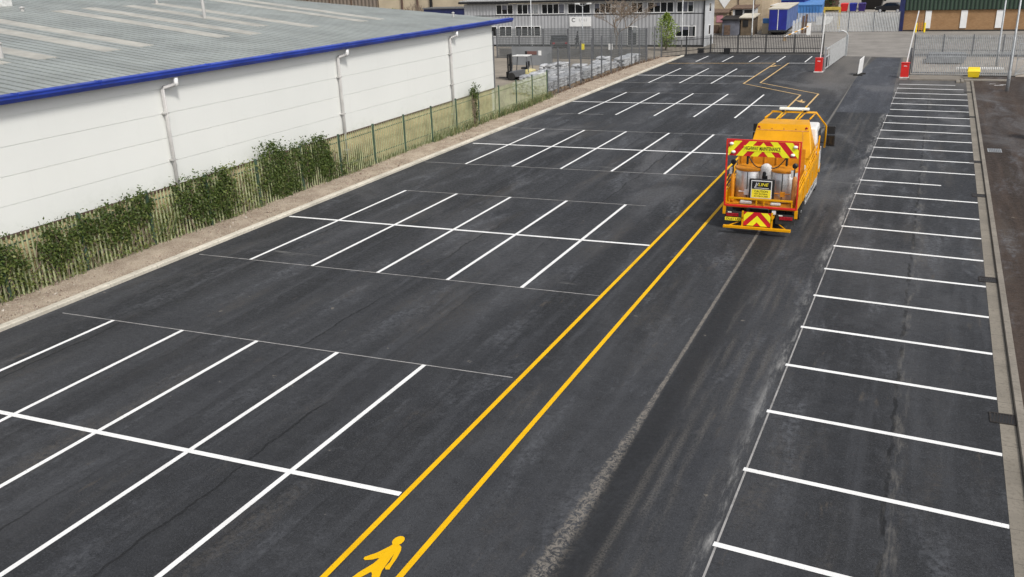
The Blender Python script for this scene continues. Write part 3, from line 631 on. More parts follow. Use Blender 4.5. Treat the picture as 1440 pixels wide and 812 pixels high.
ivy('square clipped-looking dark ivy, last clump before the bare yellow brick', [(29.5,1.2,.45,.9,0),(30.5,1.25,.65,.85,0),(30.9,.7,.5,.7,0)], 2700, IV)
ivy('straggly pale ivy low on the fence between the left clumps', [(16.6,.55,.7,.5,1),(19.0,.5,.6,.5,1),(21.5,.75,.7,.7,1)], 1500, IV, .07)
ivy('thin yellow-green climber filling the fence gap under the first downpipe', [(25.4,.8,.5,.75,1),(25.9,.5,.6,.45,1),(22.0,.4,.6,.4,1)], 1100, IV, .07)
ivy('low straggling ivy trailing on from the last big clump', [(31.7,.45,.6,.45,0),(32.6,.3,.7,.3,1)], 700, IV, .07)
ivy('lone sprig of ivy climbing a fence post near the third downpipe', [(45.1,1.9,.30,.35,0),(45.15,1.1,.12,.8,0)], 420, IV)
mb = MB(); rs = random.Random(5)
def blade(x, y, h, mi=0):
    a = rs.uniform(0, 6.28); w_ = .012+h*.02; l = Vector((math.cos(a), math.sin(a), 0)); b = Vector((x, y, .03)); tp = b+Vector((rs.gauss(0,.25)*h, rs.gauss(0,.25)*h, h))
    mb.add([b-l*w_, b+l*w_, tp+l*w_*.2, tp-l*w_*.2], [(0,1,2,3)], mi)
for _ in range(9000):
    y = rs.uniform(8, 57); dens = .35+.65*(1 if 33 < y < 57 else 0)
    if rs.random() > dens: continue
    near = y < 33
    blade(FX+rs.gauss(-.16,.08) if rs.random() < .88 else FX+rs.uniform(0,.2), y, rs.uniform(.10,.50)*(1.1 if 40 < y < 57 else .6))
for _ in range(1500):
    y = rs.uniform(10, 34); blade(FX+rs.gauss(-.16,.06), y, rs.uniform(.3,1.25)*(.65+.35*math.sin(y*2.1)))
mb.build('grass', 'grass', kind='stuff')
mb = MB()
for _ in range(900):
    y = rs.uniform(57, 83); x = -23.6+(.6*max(0,(y-78)/5)); b = Vector((x+rs.gauss(0,.12), y, .05)); d = Vector((rs.gauss(0,.12), rs.gauss(0,.12), rs.uniform(.05,.35)))
    l = Vector((.012,.012,0)); mb.add([b-l, b+l, b+d], [(0,1,2)])
mb.build('dead_weeds', rnd_mat('dead_weed', [(.05,.03,.02),(.16,.10,.06),(.07,.045,.03)], .9), kind='stuff')

# ------------------------------------------------------------------ highway maintenance truck
TX, TY = -4.56, 29.0
T = thing('maintenance_truck', 'orange highway maintenance lorry with red and yellow chevrons driving away', 'truck', (TX, TY, 0))
def L(x, y, z): return (TX+x, TY+y, z)
def tb(mb, x0, x1, y0, y1, z0, z1, mi=0): return mb.box(TX+x0, TX+x1, TY+y0, TY+y1, z0, z1, mi)
mb = MB(); tb(mb,-.45,-.33,.1,7.2,.50,.72); tb(mb,.33,.45,.1,7.2,.50,.72)
for y in (.3, 1.4, 2.9, 4.4, 5.9): tb(mb,-.33,.33,y,y+.1,.54,.68)
tb(mb,-1.0,1.0,3.0,3.9,.38,.72); tb(mb,-.9,.9,1.86,2.06,.33,.45)
mb.build('chassis', 'dark', T)
mb = MB(); tb(mb,-1.16,1.16,.02,5.5,.76,.86); mb.build('deck', 'orange_d', T, bevel=.01)
# rear frame
fr = MB()
for s in (-1, 1): tb(fr, s*1.15-.025, s*1.15+.025, -.03, .03, .80, 3.03)
tb(fr,-1.125,1.125,-.025,.025,2.99,3.03); tb(fr,-1.125,1.125,-.04,.04,.80,.86)
fr.build('rear_frame', 'red', T, bevel=.008)
mb = MB()
for s in (-1,1): tb(mb, s*1.15-.05, s*1.15+.05, -.03, .06, .52, .795)
mb.build('corner_post', 'orange', T, bevel=.01)
# chevron boards
def clip(poly, x0, x1, z0, z1):
    def cut(p, f, inter):
        out = []
        for i in range(len(p)):
            a, b = p[i-1], p[i]
            if f(b):
                if not f(a): out.append(inter(a, b))
                out.append(b)
            elif f(a): out.append(inter(a, b))
        return out
    ix = lambda c: (lambda a, b: (c, a[1]+(b[1]-a[1])*(c-a[0])/(b[0]-a[0])))
    iz = lambda c: (lambda a, b: (a[0]+(b[0]-a[0])*(c-a[1])/(b[1]-a[1]), c))
    p = poly
    for f, i_ in ((lambda q: q[0] >= x0-1e-9, ix(x0)), (lambda q: q[0] <= x1+1e-9, ix(x1)), (lambda q: q[1] >= z0-1e-9, iz(z0)), (lambda q: q[1] <= z1+1e-9, iz(z1))):
        if p: p = cut(p, f, i_)
    return p
def chevrons(name, x0, x1, z0, z1, y, period, start, slope, parent, frac=.5):
    mb = MB(); tb(mb, x0, x1, y, y+.03, z0, z1, 0); xm = (x0+x1)/2; H = z1-z0
    for side in (-1, 1):
        k = start
        for i in range(-3, 8):
            a = k+i*period; b = a+period*frac       # distance from the centre at the bottom edge
            poly = [(xm+side*a, z0), (xm+side*b, z0), (xm+side*(b-H*slope), z1), (xm+side*(a-H*slope), z1)]
            pc = clip(poly, xm if side > 0 else x0, x1 if side > 0 else xm, z0, z1)
            if len(pc) > 2: mb.prism([L(px, y-.004, pz) for px, pz in pc], (0, .003, 0), 1)
    return mb.build(name, ['chev_red', 'chev_yellow'], parent)
chv = chevrons('chevron_board', -1.10, 1.10, 2.50, 2.985, -.045, .46, .16, .85, T)
mb = MB(); tb(mb,-.61,.57,-.058,-.051,2.665,2.845); hb = mb.build('name_plate', 'chev_yellow', T)
text_mesh('HIGHWAY MAINTENANCE', .17, 'black', hb, 'lettering', lambda v: L(v.x-.02, -.0595-v.z, 2.755+v.y), width=1.12)
for x, z in ((-1.0,2.89),(-.93,2.62),(1.0,2.86),(.93,2.60)):
    mb = MB(); mb.lathe((0,0,0), [(.055,0),(.06,.02),(.045,.05),(.01,.065)], 12); mb.v = [L(x+p[0]*1.2, -.05-p[2], z+p[1]*.9) for p in mb.v]; mb.build('warning_lamp', 'lamp_white', T, smooth=True)
# low rear step and its chevron plate
mb = MB(); tb(mb,-1.07,1.08,-.52,-.40,.19,.27)
for s in (-.47,.46): tb(mb, s-.03, s+.03, -.40, -.33, .19, .76); tb(mb, s-.025, s+.025, -.40, .15, .50, .56)
for s in (-1,1): mb.bar(L(s*.95,-.42,.23), L(s*.62,.05,.285), .035, .035)
mb.build('rear_step', 'orange', T, bevel=.008)
chevrons('step_chevron', -.43, .42, .29, .735, -.385, .42, .12, .95, T, .5)
mb = MB(); mb.tube([L(-.36,-.25,.60),L(-.36,-.30,.83),L(-.30,-.31,.86),L(.28,-.31,.86),L(.33,-.30,.83),L(.33,-.25,.60)], .02, 8); mb.build('grab_rail', 'dark', T, smooth=True)
for s, x0, x1 in ((-1,-1.12,-.52),(1,.52,1.12)):
    mb = MB(); tb(mb, x0, x1, -.02, .10, .30, .62); c = mb.build('lamp_carrier', 'dark', T, bevel=.01)
    mb = MB(); tb(mb, x0+.05 if s < 0 else x0+.12, x1-.15 if s < 0 else x1-.06, -.05, -.021, .46, .575); mb.build('tail_lamp', 'lamp_red', c, bevel=.012)
    mb = MB(); tb(mb, x0+.10, x0+.22, -.045, -.021, .585, .615); mb.build('reverse_lamp', 'lamp_white', c)
mb = MB(); tb(mb,-1.10,-.58,-.075,-.055,.325,.435); pl = mb.build('number_plate', 'sign_yellow', T)
text_mesh('DL61 LEJ', .10, 'black', pl, 'lettering', lambda v: L(v.x-.84, -.077-v.z, .38+v.y), .001, .44)
mb = MB(); tb(mb,.40,.52,-.02,.02,.62,.74); mb.build('socket_box', 'white', T)
# wheels
for s in (-1, 1):
    for y, dual in ((1.95, True), (6.25, False)):
        for k in range(2 if dual else 1):
            xo = s*(1.06-.24*k); mb = MB(); r = .40
            pr_ = [(.20,-.11),(.36,-.115),(r,-.07),(r,.07),(.36,.115),(.20,.11)]
            mb.lathe((0,0,0), pr_, 28); mb.v = [L(xo-s*.11+q[2], y+q[0], .40+q[1]) for q in mb.v]; wh = mb.build('wheel', 'rubber', T, smooth=False)
            if k == 0:
                m2 = MB(); m2.lathe((0,0,0), [(.215,-.02),(.20,.02),(.12,.0),(.10,-.05 if not dual else -.06),(.05,-.055)], 20); m2.v = [L(xo-s*.0+q[2]*s, y+q[0], .40+q[1]) for q in m2.v]; m2.build('rim', 'alu', wh)
mb = MB()
for s in (-1,1):
    tb(mb, s*1.13-.03, s*1.13+.03, 1.45, 1.50, .45, .76); tb(mb, s*1.0-.14, s*1.0+.14, 1.42, 2.48, .80-.035, .80-.005); tb(mb, s*1.0-.14, s*1.0+.14, 1.40, 1.42, .30, .76)
mb.build('mudguard', 'dark', T)
# side guards
for s in (-1,1):
    mb = MB()
    for z in (.36,.56): tb(mb, s*1.12-.015, s*1.12+.015, 2.6, 5.6, z, z+.09)
    for y in (2.7,4.1,5.45): tb(mb, s*1.10-.02, s*1.10+.02, y, y+.06, .36, .80)
    mb.build('side_guard', 'alu', T, bevel=.005)
# drop sides with sloped rails
for s in (-1,1):
    mb = MB(); x = s*1.16
    mb.prism([L(x-.02,.04,.80),L(x-.02,5.45,.78),L(x-.02,5.45,1.62),L(x-.02,4.3,1.62),L(x-.02,.04,1.22)], (.04,0,0))
    for y in (1.2,2.4,3.6,4.8): tb(mb, x+(.02 if s>0 else -.05), x+(.05 if s>0 else -.02), y, y+.07, .82, 1.30)
    mb.build('side_panel', 'orange', T, bevel=.006)
    mb = MB()
    for dz in (0,.17,.34): mb.tube([L(x,.10,1.32+dz),L(x,4.2,1.70+dz*1.15),L(x,5.35,1.72+dz*1.15)], .022, 6)
    for y in (.12,1.5,2.8,4.2,5.3): mb.tube([L(x,y,1.2),L(x,y,1.66+min(y,4.2)*.105)], .022, 6)
    mb.build('side_rail', 'orange', T, smooth=True)
# bulkhead behind the tanks and hopper body
mb = MB(); tb(mb,-1.10,1.10,1.75,1.80,.87,2.45)
for k in range(6): tb(mb, -1.0+k*.39, -.95+k*.39, 1.71, 1.75, .87, 2.42)
mb.build('bulkhead', 'orange_d', T, bevel=.006)
mb = MB()
mb.hexa([L(-1.13,2.5,.87),L(1.13,2.5,.87),L(1.10,5.2,.87),L(-1.10,5.2,.87)], [L(-1.13,3.55,1.75),L(1.13,3.55,1.75),L(1.08,5.2,1.75),L(-1.08,5.2,1.75)])
mb.hexa([L(-1.13,3.55,1.753),L(1.13,3.55,1.753),L(1.08,5.2,1.753),L(-1.08,5.2,1.753)], [L(-.94,4.32,2.82),L(.90,4.32,2.82),L(.76,5.17,2.88),L(-.84,5.17,2.88)])
hop = mb.build('hopper', 'orange', T, bevel=.035, seg=3)
def face(u, v, o=.006):      # on the sloping rear face: u across, v 0..1 up
    a = Vector(L(-1.13,3.55,1.753)); b = Vector(L(1.13,3.55,1.753)); c = Vector(L(-.94,4.32,2.82)); d = Vector(L(.90,4.32,2.82))
    lo = a.lerp(b, u); hi = c.lerp(d, u); n_ = Vector((0,-1.087,.87)).normalized(); return lo.lerp(hi, v)+n_*o
mb = MB(); mb.add([face(.03,.80,.008),face(.97,.80,.008),face(.97,.82,.008),face(.03,.82,.008)], [(0,1,2,3)]); mb.add([face(.86,.0,.008),face(.866,.0,.008),face(.866,.80,.008),face(.86,.80,.008)], [(0,1,2,3)])
mb.build('panel_seam', 'orange_brown', hop)
for u0, u1 in ((.10,.30),(.36,.56),(.62,.82)):
    mb = MB(); mb.add([face(u0,.08,.008),face(u1,.08,.008),face(u1,.085+.02,.008),face(u0,.085+.02,.008)], [(0,1,2,3)]); mb.build('hinge_strip', 'dark', hop)
for u in (.08,.30,.52,.74,.92):
    mb = MB(); c = face(u,.86,.006); mb.box(c.x-.02,c.x+.02,c.y-.012,c.y+.0,c.z-.02,c.z+.02); mb.build('bolt', 'orange_brown', hop)
for u in (.05,.93):
    mb = MB(); c = face(u,.90,.0); mb.lathe((0,0,0), [(.045,0),(.045,.02),(.03,.03)], 12); mb.v = [c+Vector((q[0], -q[2]-.0, q[1])) for q in mb.v]; mb.build('marker_lamp', 'lamp_red', hop)
# tanks
for s in (-1,1):
    xc = s*.56+.03
    mb = MB(); mb.lathe(L(xc,.95,.88), [(.44,0),(.46,.02),(.46,.98),(.44,1.0)], 32); tk = mb.build('tank', 'steel', T, smooth=False)
    for p in tk.data.polygons: p.use_smooth = len(p.vertices) == 4
    MB().lathe(L(xc,.95,1.885), [(.49,0),(.49,.06),(.46,.075),(.10,.085)], 32).build('lid', 'orange_d', tk)
    mb = MB(); tb(mb, xc-.012, xc+.012, .47, .495, .90, 1.86); mb.build('seam_strip', 'black', tk)
    mb = MB(); tb(mb, xc-.05+s*.02, xc+.10+s*.02, .36, .44, 1.12, 1.28); mb.tube([L(xc-.25,.40,1.22),L(xc+.28,.40,1.22)], .018, 6); mb.build('valve', 'white' if s < 0 else 'orange_d', tk)
mb = MB(); mb.lathe(L(.02,.72,1.0), [(.17,0),(.19,.04),(.19,.95),(.16,1.05),(.06,1.12)], 20); mb.build('centre_cylinder', 'white_dirty', T, smooth=True)
mb = MB(); mb.lathe(L(0,.50,1.70), [(.03,0),(.06,.05),(.06,.16),(.03,.2)], 10); tb(mb,-.06,.10,.48,.60,1.62,1.76); mb.build('pump', 'black', T)
mb = MB(); mb.lathe(L(1.0,.30,.90), [(.075,0),(.08,.04),(.08,.82),(.06,.90),(.03,.94)], 16); mb.build('side_cylinder', 'orange_brown', T, smooth=True)  # added cylinder standing in for the reflection on the tank's side
mb = MB(); mb.lathe(L(-.98,.32,.90), [(.06,0),(.065,.04),(.065,.85),(.05,.9),(.03,.95)], 16); mb.build('side_cylinder', 'orange_d', T, smooth=True)
mb = MB()
for a, b in (((-.62,.85,2.38),(-.05,.62,2.06)),((.05,.62,2.06),(.64,.85,2.36))):
    a, b = Vector(a), Vector(b); mb.tube([L(*(a.lerp(b, q/8)-Vector((0,0,.20*math.sin(math.pi*q/8))))) for q in range(9)], .018, 6)
mb.build('hose', 'black', T, smooth=True)
for x in (-.62,.64): mb = MB(); tb(mb,x-.03,x+.03,.80,.90,2.05,2.42); tb(mb,x-.06,x+.06,.76,.86,2.36,2.48); mb.build('filler_cap', 'black', T, bevel=.01)
for x, z in ((-.98,2.22),(.98,2.18)):
    mb = MB(); mb.lathe((0,0,0), [(.05,0),(.085,.03),(.085,.10),(.04,.15)], 14); mb.v = [L(x+q[0],.25+q[2],z+q[1]) for q in mb.v]; tb(mb,x-.015,x+.015,.28,.32,1.78,z); mb.build('work_lamp', 'black', T)
    mb = MB(); tb(mb,x-.12,x-.0,.30,.42,1.80,2.02); mb.build('hose_reel', 'white_dirty', T, bevel=.02)
mb = MB(); tb(mb,-1.02,1.02,-.02,.03,1.05,1.11)
for x in (-1.0,-.12,.12,1.0): tb(mb,x-.02,x+.02,-.015,.025,.88,1.05)
mb.build('tail_rail', 'orange', T, bevel=.006)
mb = MB(); tb(mb,-.68,-.30,.12,.28,.87,.96); tb(mb,.30,.62,.15,.3,.87,.94); mb.build('tool_tray', 'white_dirty', T, bevel=.02)
# caution sign
sb = MB(); tb(sb,-.40,.40,.10,.22,1.07,1.72); sg = sb.build('caution_sign', 'black', T, bevel=.01)
mb = MB(); tb(mb,-.33,.33,.085,.098,1.10,1.69); mb.build('white_border', 'white', sg)
mb = MB(); tb(mb,-.305,.305,.078,.084,1.405,1.665); mb.build('upper_panel', 'black', sg)
mb = MB(); tb(mb,-.305,.305,.078,.084,1.125,1.39); mb.build('lower_panel', 'sign_yellow', sg)
text_mesh('J/', .17, 'white', sg, 'lettering', lambda v: L(v.x+v.y*.25-.15, .076-v.z, 1.55+v.y), .001)
text_mesh('LINE', .14, 'sign_yellow', sg, 'lettering', lambda v: L(v.x+v.y*.25+.06, .076-v.z, 1.555+v.y), .001, .30)
mb = MB(); tb(mb,-.22,.24,.0745,.077,1.435,1.45); mb.build('underline', 'white', sg)
text_mesh('CAUTION', .10, 'black', sg, 'lettering', lambda v: L(v.x, .076-v.z, 1.33+v.y), .001, .42)
text_mesh('HOT MATERIAL', .065, 'black', sg, 'lettering', lambda v: L(v.x, .076-v.z, 1.245+v.y), .001, .44)
text_mesh('IN PROCESS', .065, 'black', sg, 'lettering', lambda v: L(v.x, .076-v.z, 1.17+v.y), .001, .44)
# folded sign on the right side
mb = MB(); mb.tube([L(1.20,4.5,1.75),L(1.20,5.2,1.80),L(1.20,4.85,2.35),L(1.20,4.5,1.75)], .028, 6); mb.build('sign_frame', 'orange', T)
mb = MB(); mb.lathe(L(.92,2.35,1.30), [(.10,0),(.20,.08),(.22,.30),(.15,.48),(.05,.52)], 10); mb.build('sack', 'white_dirty', T, smooth=True)
# cab
mb = MB()
mb.hexa([L(-1.10,5.25,.62),L(1.10,5.25,.62),L(1.03,7.55,.62),L(-1.03,7.55,.62)], [L(-1.10,5.25,1.50),L(1.10,5.25,1.50),L(1.03,7.60,1.50),L(-1.03,7.60,1.50)])
mb.hexa([L(-1.10,5.25,1.502),L(1.10,5.25,1.502),L(1.03,7.58,1.502),L(-1.03,7.58,1.502)], [L(-1.04,5.30,2.56),L(1.04,5.30,2.56),L(.95,7.0,2.50),L(-.95,7.0,2.50)])
cab = mb.build('cab', 'white', T, bevel=.07, seg=4)
for s in (-1,1):
    mb = MB(); f = lambda y, z: L(s*(1.085-.028*(y-5.25)-.06*(z-1.5)+.02), y, z)
    mb.prism([f(6.0,1.58),f(7.35,1.58),f(6.95,2.32),f(6.0,2.34)], (-s*.02,0,0)); mb.build('side_window', 'glass', cab)
    mb = MB(); mb.prism([f(6.02,1.55),f(6.05,1.55),f(6.05,.75),f(6.02,.75)], (s*.004,0,0)); mb.build('door_seam', 'black', cab)
    mb = MB(); tb(mb, s*1.40-.15, s*1.40+.15, 6.98, 7.10, 1.58, 2.02); tb(mb, s*1.40-.14, s*1.40+.14, 6.98, 7.09, 2.06, 2.36); mr = mb.build('mirror', 'black', T, bevel=.025)
    mb = MB(); mb.tube([L(s*1.02,7.15,2.25),L(s*1.36,7.05,2.30)], .018, 6); mb.tube([L(s*1.03,7.2,1.70),L(s*1.36,7.05,1.68)], .018, 6); mb.build('mirror_arm', 'black', mr)
    mb = MB(); tb(mb, s*1.40-.12, s*1.40+.12, 6.972, 6.979, 1.63, 1.98); mb.build('mirror_glass', 'glass', mr)
mb = MB(); mb.quad(L(-.90,7.57,1.60),L(.90,7.57,1.60),L(.80,7.09,2.36),L(-.80,7.09,2.36)); mb.v = [(p[0], p[1]+.02, p[2]+.012) for p in mb.v]; mb.build('windscreen', 'glass', cab)
mb = MB(); tb(mb,-1.03,1.03,7.50,7.68,.42,.80); mb.build('front_bumper', 'orange', T, bevel=.03)
# roof guard hoops and light bar
mb = MB()
mb.tube([L(-1.20,6.9,1.55),L(-1.20,6.9,2.38),L(-.84,6.95,2.86),L(.80,6.95,2.86),L(1.20,6.9,2.38),L(1.20,6.9,1.55)], .04, 8)
for x in (-.82,-.30,.40,.78): mb.tube([L(x,5.15,2.90),L(x,6.95,2.84)], .03, 8)
mb.build('roof_guard', 'orange', T, smooth=True)
mb = MB(); tb(mb,-.58,.54,6.86,7.04,2.94,3.03); lb = mb.build('light_bar', 'lamp_white', T, bevel=.03, seg=3)
mb = MB()
for x in (-.42,.38): tb(mb,x-.05,x+.05,6.88,7.02,2.86,2.94)
mb.build('light_bar_foot', 'black', lb)

# ------------------------------------------------------------------ gate barriers
def barrier(x, y, label, tip):
    t = thing('barrier', label, 'barrier', (x, y, 0), 'red barrier cabinets with raised white arms')
    mb = MB(); mb.box(x-.27,x+.27,y-.19,y+.19,.07,1.02); mb.box(x-.29,x+.29,y-.21,y+.21,1.02,1.09); c = mb.build('cabinet', 'red', t, bevel=.015)
    MB().box(x-.10,x+.12,y-.197,y-.190,.83,.87).build('maker_plate', 'white', c)
    MB().box(x-.33,x+.36,y-.25,y+.25,0,.07).build('base_plate', 'white_dirty', t)
    mb = MB(); mb.bar((x+.05,y+.24,.95),(x+.05+tip[0],y+.24+tip[1],tip[2]),.075,.12); mb.build('arm', 'white', t, bevel=.01)
    mb = MB(); mb.lathe((0,0,0),[(.10,0),(.10,.08),(.05,.10)],14); mb.v = [(x+.05+q[0],y+.19+q[2],.95+q[1]) for q in mb.v]; mb.build('pivot', 'galv_dark', t)
barrier(-7.86, 74.15, 'red barrier cabinet with white arm raised, beside the pale gate on the left', (.12,.0,4.3))
barrier(-1.62, 71.35, 'red barrier cabinet with white arm raised, beside the sliding fence on the right', (.42,.3,4.6))
# pale open gate along the exit lane
t = thing('gate', 'pale grey steel gate swung open beside the left barrier', 'gate', (-7.5,74.6,0))
ga, gb = Vector((-7.55,75.0,0)), Vector((-7.10,86.6,0)); gd = (gb-ga).normalized(); Lg = (gb-ga).length
mb = MB()
for z in (.12,1.0,1.60): mb.bar(ga+Vector((0,0,z)), gb+Vector((0,0,z)), .06, .07)
for k in range(7): p = ga+gd*(Lg*k/6); mb.bar(p+Vector((0,0,.05)), p+Vector((0,0,1.66)), .06, .06, 0, tuple(gd))
mb.build('frame', 'galv_lite', t)
mb = MB()
for k in range(88):
    p = ga+gd*(Lg*(k+.5)/88)+Vector((.05,0,0))
    if Lg*(k+.5)/88 < 2.3: continue
    mb.bar(p+Vector((0,0,.10)), p+Vector((0,0,1.72)), .012, .105, 0, (0,1,0)) if False else mb.hexa([p+Vector((-.008,-.052,.1)),p+Vector((.008,-.052,.1)),p+Vector((.008,.052,.1)),p+Vector((-.008,.052,.1))],[p+Vector((-.008,-.052,1.70)),p+Vector((.008,-.052,1.70)),p+Vector((.008,.052,1.70)),p+Vector((-.008,.052,1.70))])
mb.build('pale_panel', 'galv_lite', t)
for p in (ga+Vector((.06,-.3,0)), gb+Vector((.12,.15,0))): MB().box(p.x-.07,p.x+.07,p.y-.07,p.y+.07,0,1.85).build('post', 'galv', t, bevel=.01)
mb = MB(); mb.tube([(-6.95,87.3,0),(-6.95,87.3,1.7),(-7.1,87.2,2.0),(-7.4,87.1,2.15),(-7.8,87.0,2.05)], .05, 8); mb.build('guide_hoop', 'galv_lite', t, smooth=True)
# sliding gate on the right
def slide():
    t = thing('gate', 'grey sliding palisade gate between the right barrier and the lamp posts', 'gate', (-1.3,72.95,0))
    xs0, xs1, y = -1.25, 5.15, 73.0
    mb = MB(); mb.box(xs0,xs1,y-.04,y+.04,.16,.24); mb.box(xs0,xs1,y-.04,y+.04,1.42,1.52)
    for x in (xs0+.04,1.95,xs1-.04): mb.box(x-.04,x+.04,y-.035,y+.035,.24,1.42)
    mb.build('frame', 'galv_dark', t)
    mb = MB(); k = xs0+.12
    while k < xs1: mb.box(k-.030,k+.030,y-.055,y-.045,.05,1.72); k += .118
    mb.build('pale_panel', 'galv', t)
    for x in (xs0-.12,xs1+.05): MB().box(x-.09,x+.09,y+.06,y+.22,0,1.95).build('post', 'galv_dark', t, bevel=.01)
    mb = MB(); mb.box(xs0-.02,xs1+.4,y-.09,y+.09,.0,.05); mb.build('track', 'dark', t)
slide()
mb = MB(); mb.box(1.85,5.0,77.1,77.35,0,.16); mb.box(1.85,5.0,77.08,77.10,.03,.13)
tag(mb.build('low_rail', 'white', bevel=.02), 'low white rail on the forecourt behind the sliding gate', 'rail')
t = thing('parked_trailer', 'grey flat panel stack lying behind the palisade on the forecourt', 'panels', (0.5,82,0))
for k in range(5): MB().box(-.4+k*.04,2.4+k*.04,80.6,84.5,.12+k*.10,.20+k*.10).build('panel', 'tin', t)
mb = MB(); mb.box(-.3,-.1,80.8,84.3,0,.12); mb.box(2.0,2.2,80.8,84.3,0,.12); mb.build('bearer', 'wood', t)
t = thing('gate', 'grey mesh gate panel at the right edge by the lamp post', 'gate', (6.0,74,0))
mb = MB(); A_, B_ = Vector((5.55,73.4,0)), Vector((7.6,76.6,0))
for z in (.12,1.15,2.2): mb.bar(A_+Vector((0,0,z)), B_+Vector((0,0,z)), .05, .05)
for q in (0,.5,1): p = A_.lerp(B_, q); mb.bar(p, p+Vector((0,0,2.25)), .05, .05)
mb.bar(A_+Vector((0,0,.12)), B_+Vector((0,0,2.2)), .04, .04)
mb.build('frame', 'galv', t)
mb = MB()
for k in range(1,40): p = A_.lerp(B_, k/40); mb.bar(p+Vector((0,0,.12)), p+Vector((0,0,2.2)), .008, .008)
for k in range(1,18): z = .12+k*.115; mb.bar(A_+Vector((0,0,z)), B_+Vector((0,0,z)), .008, .008)
mb.build('mesh_panel', 'galv', t)
# grit bin
t = thing('grit_bin', 'yellow plastic grit bin by the sliding gate', 'bin', (2.83,71.4,.1))
mb = MB(); mb.hexa([(2.50,71.15,.115),(3.16,71.15,.115),(3.16,71.65,.115),(2.50,71.65,.115)], [(2.44,71.08,.50),(3.22,71.08,.50),(3.22,71.72,.50),(2.44,71.72,.50)]); mb.build('body', 'grit', t, bevel=.03, seg=3)
mb = MB(); mb.hexa([(2.41,71.05,.51),(3.25,71.05,.51),(3.25,71.76,.51),(2.41,71.76,.51)], [(2.46,71.18,.68),(3.20,71.18,.68),(3.20,71.70,.78),(2.46,71.70,.78)]); mb.build('lid', 'grit', t, bevel=.03, seg=3)
# leaning white board on feet in the exit lane
t = thing('board_sign', 'narrow white board standing on black feet in the exit lane', 'sign', (-4.7,72.8,0))
mb = MB(); mb.prism([(-4.86,72.15,.12),(-4.66,73.2,.12),(-4.60,73.35,1.32),(-4.80,72.3,1.16)], (.05,-.014,0)); mb.build('board', 'white', t, bevel=.01)
mb = MB()
for x, y in ((-4.82,72.25),(-4.66,73.1)): mb.box(x-.32,x+.32,y-.10,y+.10,0.006,.11)
mb.build('foot', 'rubber', t, bevel=.02)
# lamp posts
def lamp_post(x, y, hh, label, m='galv', heads=((1.2,0),), r=.075, grp='lamp posts'):
    t = thing('lamp_post', label, 'lamp post', (x, y, 0), grp)
    mb = MB(); mb.tube([(x,y,0),(x,y,1.25),(x,y,1.32),(x,y,hh)], [r*1.35,r*1.35,r,r*.6], 10); p = mb.build('post', m, t, smooth=True)
    MB().box(x-.04,x+.05,y-r*1.37,y-r*1.30,.35,.85).build('door', 'galv_dark', p)
    for dx, dy in heads:
        mb = MB(); mb.tube([(x,y,hh-.05),(x+dx*.5,y+dy*.5,hh+.12),(x+dx*.75,y+dy*.75,hh+.14)], .035, 8); mb.build('bracket_arm', m, t, smooth=True)
        mb = MB(); mb.box(x+dx*.72-.12,x+dx*.72+.12+abs(dx)*.25,y+dy*.7-.14,y+dy*.7+.14,hh+.10,hh+.24); mb.build('lamp_head', 'white_dirty', t, bevel=.04)
lamp_post(4.58,64.58,8.0,'nearer tall galvanised lamp post on the brown pavement', heads=((-1.2,0),))
lamp_post(4.67,79.8,8.0,'farther tall galvanised lamp post behind the sliding gate', heads=((-1.2,0),))
lamp_post(-38.3,88.6,6.4,'slim white lamp post in front of the office, left of the white sign', 'galv_lite', ((.8,0),), .06)
lamp_post(-31.3,85.0,4.75,'grey lamp post with two lamp heads, beside the white office sign', 'galv', ((.8,0),(-.9,0)), .06)
lamp_post(-23.6,93.6,6.4,'slim pale lamp post against the right end of the office', 'galv_lite', ((.8,0),), .05)
lamp_post(-18.2,103.0,7.0,'pale lamp post behind the black end fence, before the sheds', 'galv_lite', ((-.8,0),), .06)
# grey utility cabinet cut by the right edge
t = thing('utility_cabinet', 'grey utility cabinet on the brown pavement at the right edge', 'cabinet', (4.95,48.5,.08))
MB().box(4.62,5.4,47.6,48.3,.08,1.15).build('body', 'galv', t, bevel=.02); MB().box(4.58,5.44,47.56,48.34,1.15,1.22).build('lid', 'galv_lite', t, bevel=.015); MB().box(4.68,5.34,47.585,47.598,.2,1.08).build('door', 'galv_dark', t)

# ------------------------------------------------------------------ office building
O = thing('office_building', 'two storey grey clad office with dark ribbon windows', 'building', (-40,95.35,0))
YO = 95.35; OX0, OX1 = -49.6, -21.75
wins_u = [(-45.55,-43.35,3),(-42.95,-40.35,4),(-39.95,-37.15,4),(-36.85,-34.1,3),(-33.75,-31.0,3),(-30.75,-29.6,2),(-29.45,-27.1,2),(-27.75+.9,-24.55,3),(-24.35,-22.75,3)]
wins_u = [(-45.55,-43.4,3),(-42.95,-40.3,4),(-39.95,-37.2,4),(-36.85,-34.2,3),(-33.8,-31.2,4),(-30.85,-28.3,4),(-27.85,-25.0,4),(-24.7,-22.9,3)]
wins_l = [(-46.6,-45.5,1,1.05,2.2),(-45.2,-43.6,2,1.05,2.2),(-43.2,-40.1,4,1.05,2.2),(-24.75,-22.6,3,1.0,2.12),(-30.0,-28.9,2,.12,2.1)]
mb = MB(); zt = 4.62
mb.box(OX0,OX1,YO,YO+.25,.18,3.35); mb.box(OX0,OX1,YO+.1,YO+.25,3.35,zt)
xs_ = [OX0]+[v for q in wins_u for v in q[:2]]+[OX1]
for a, b in zip(xs_[::2], xs_[1::2]): mb.box(a,b,YO,YO+.1,3.352,zt)
mb.build('wall', 'office', O)
MB().box(OX1-.02,OX1+.08,YO-.005,YO+4.2,.0,zt).build('side_wall', 'office_side', O); MB().box(OX0,OX0+.1,YO+.26,YO+12,0,zt).build('side_wall', 'office_side', O)
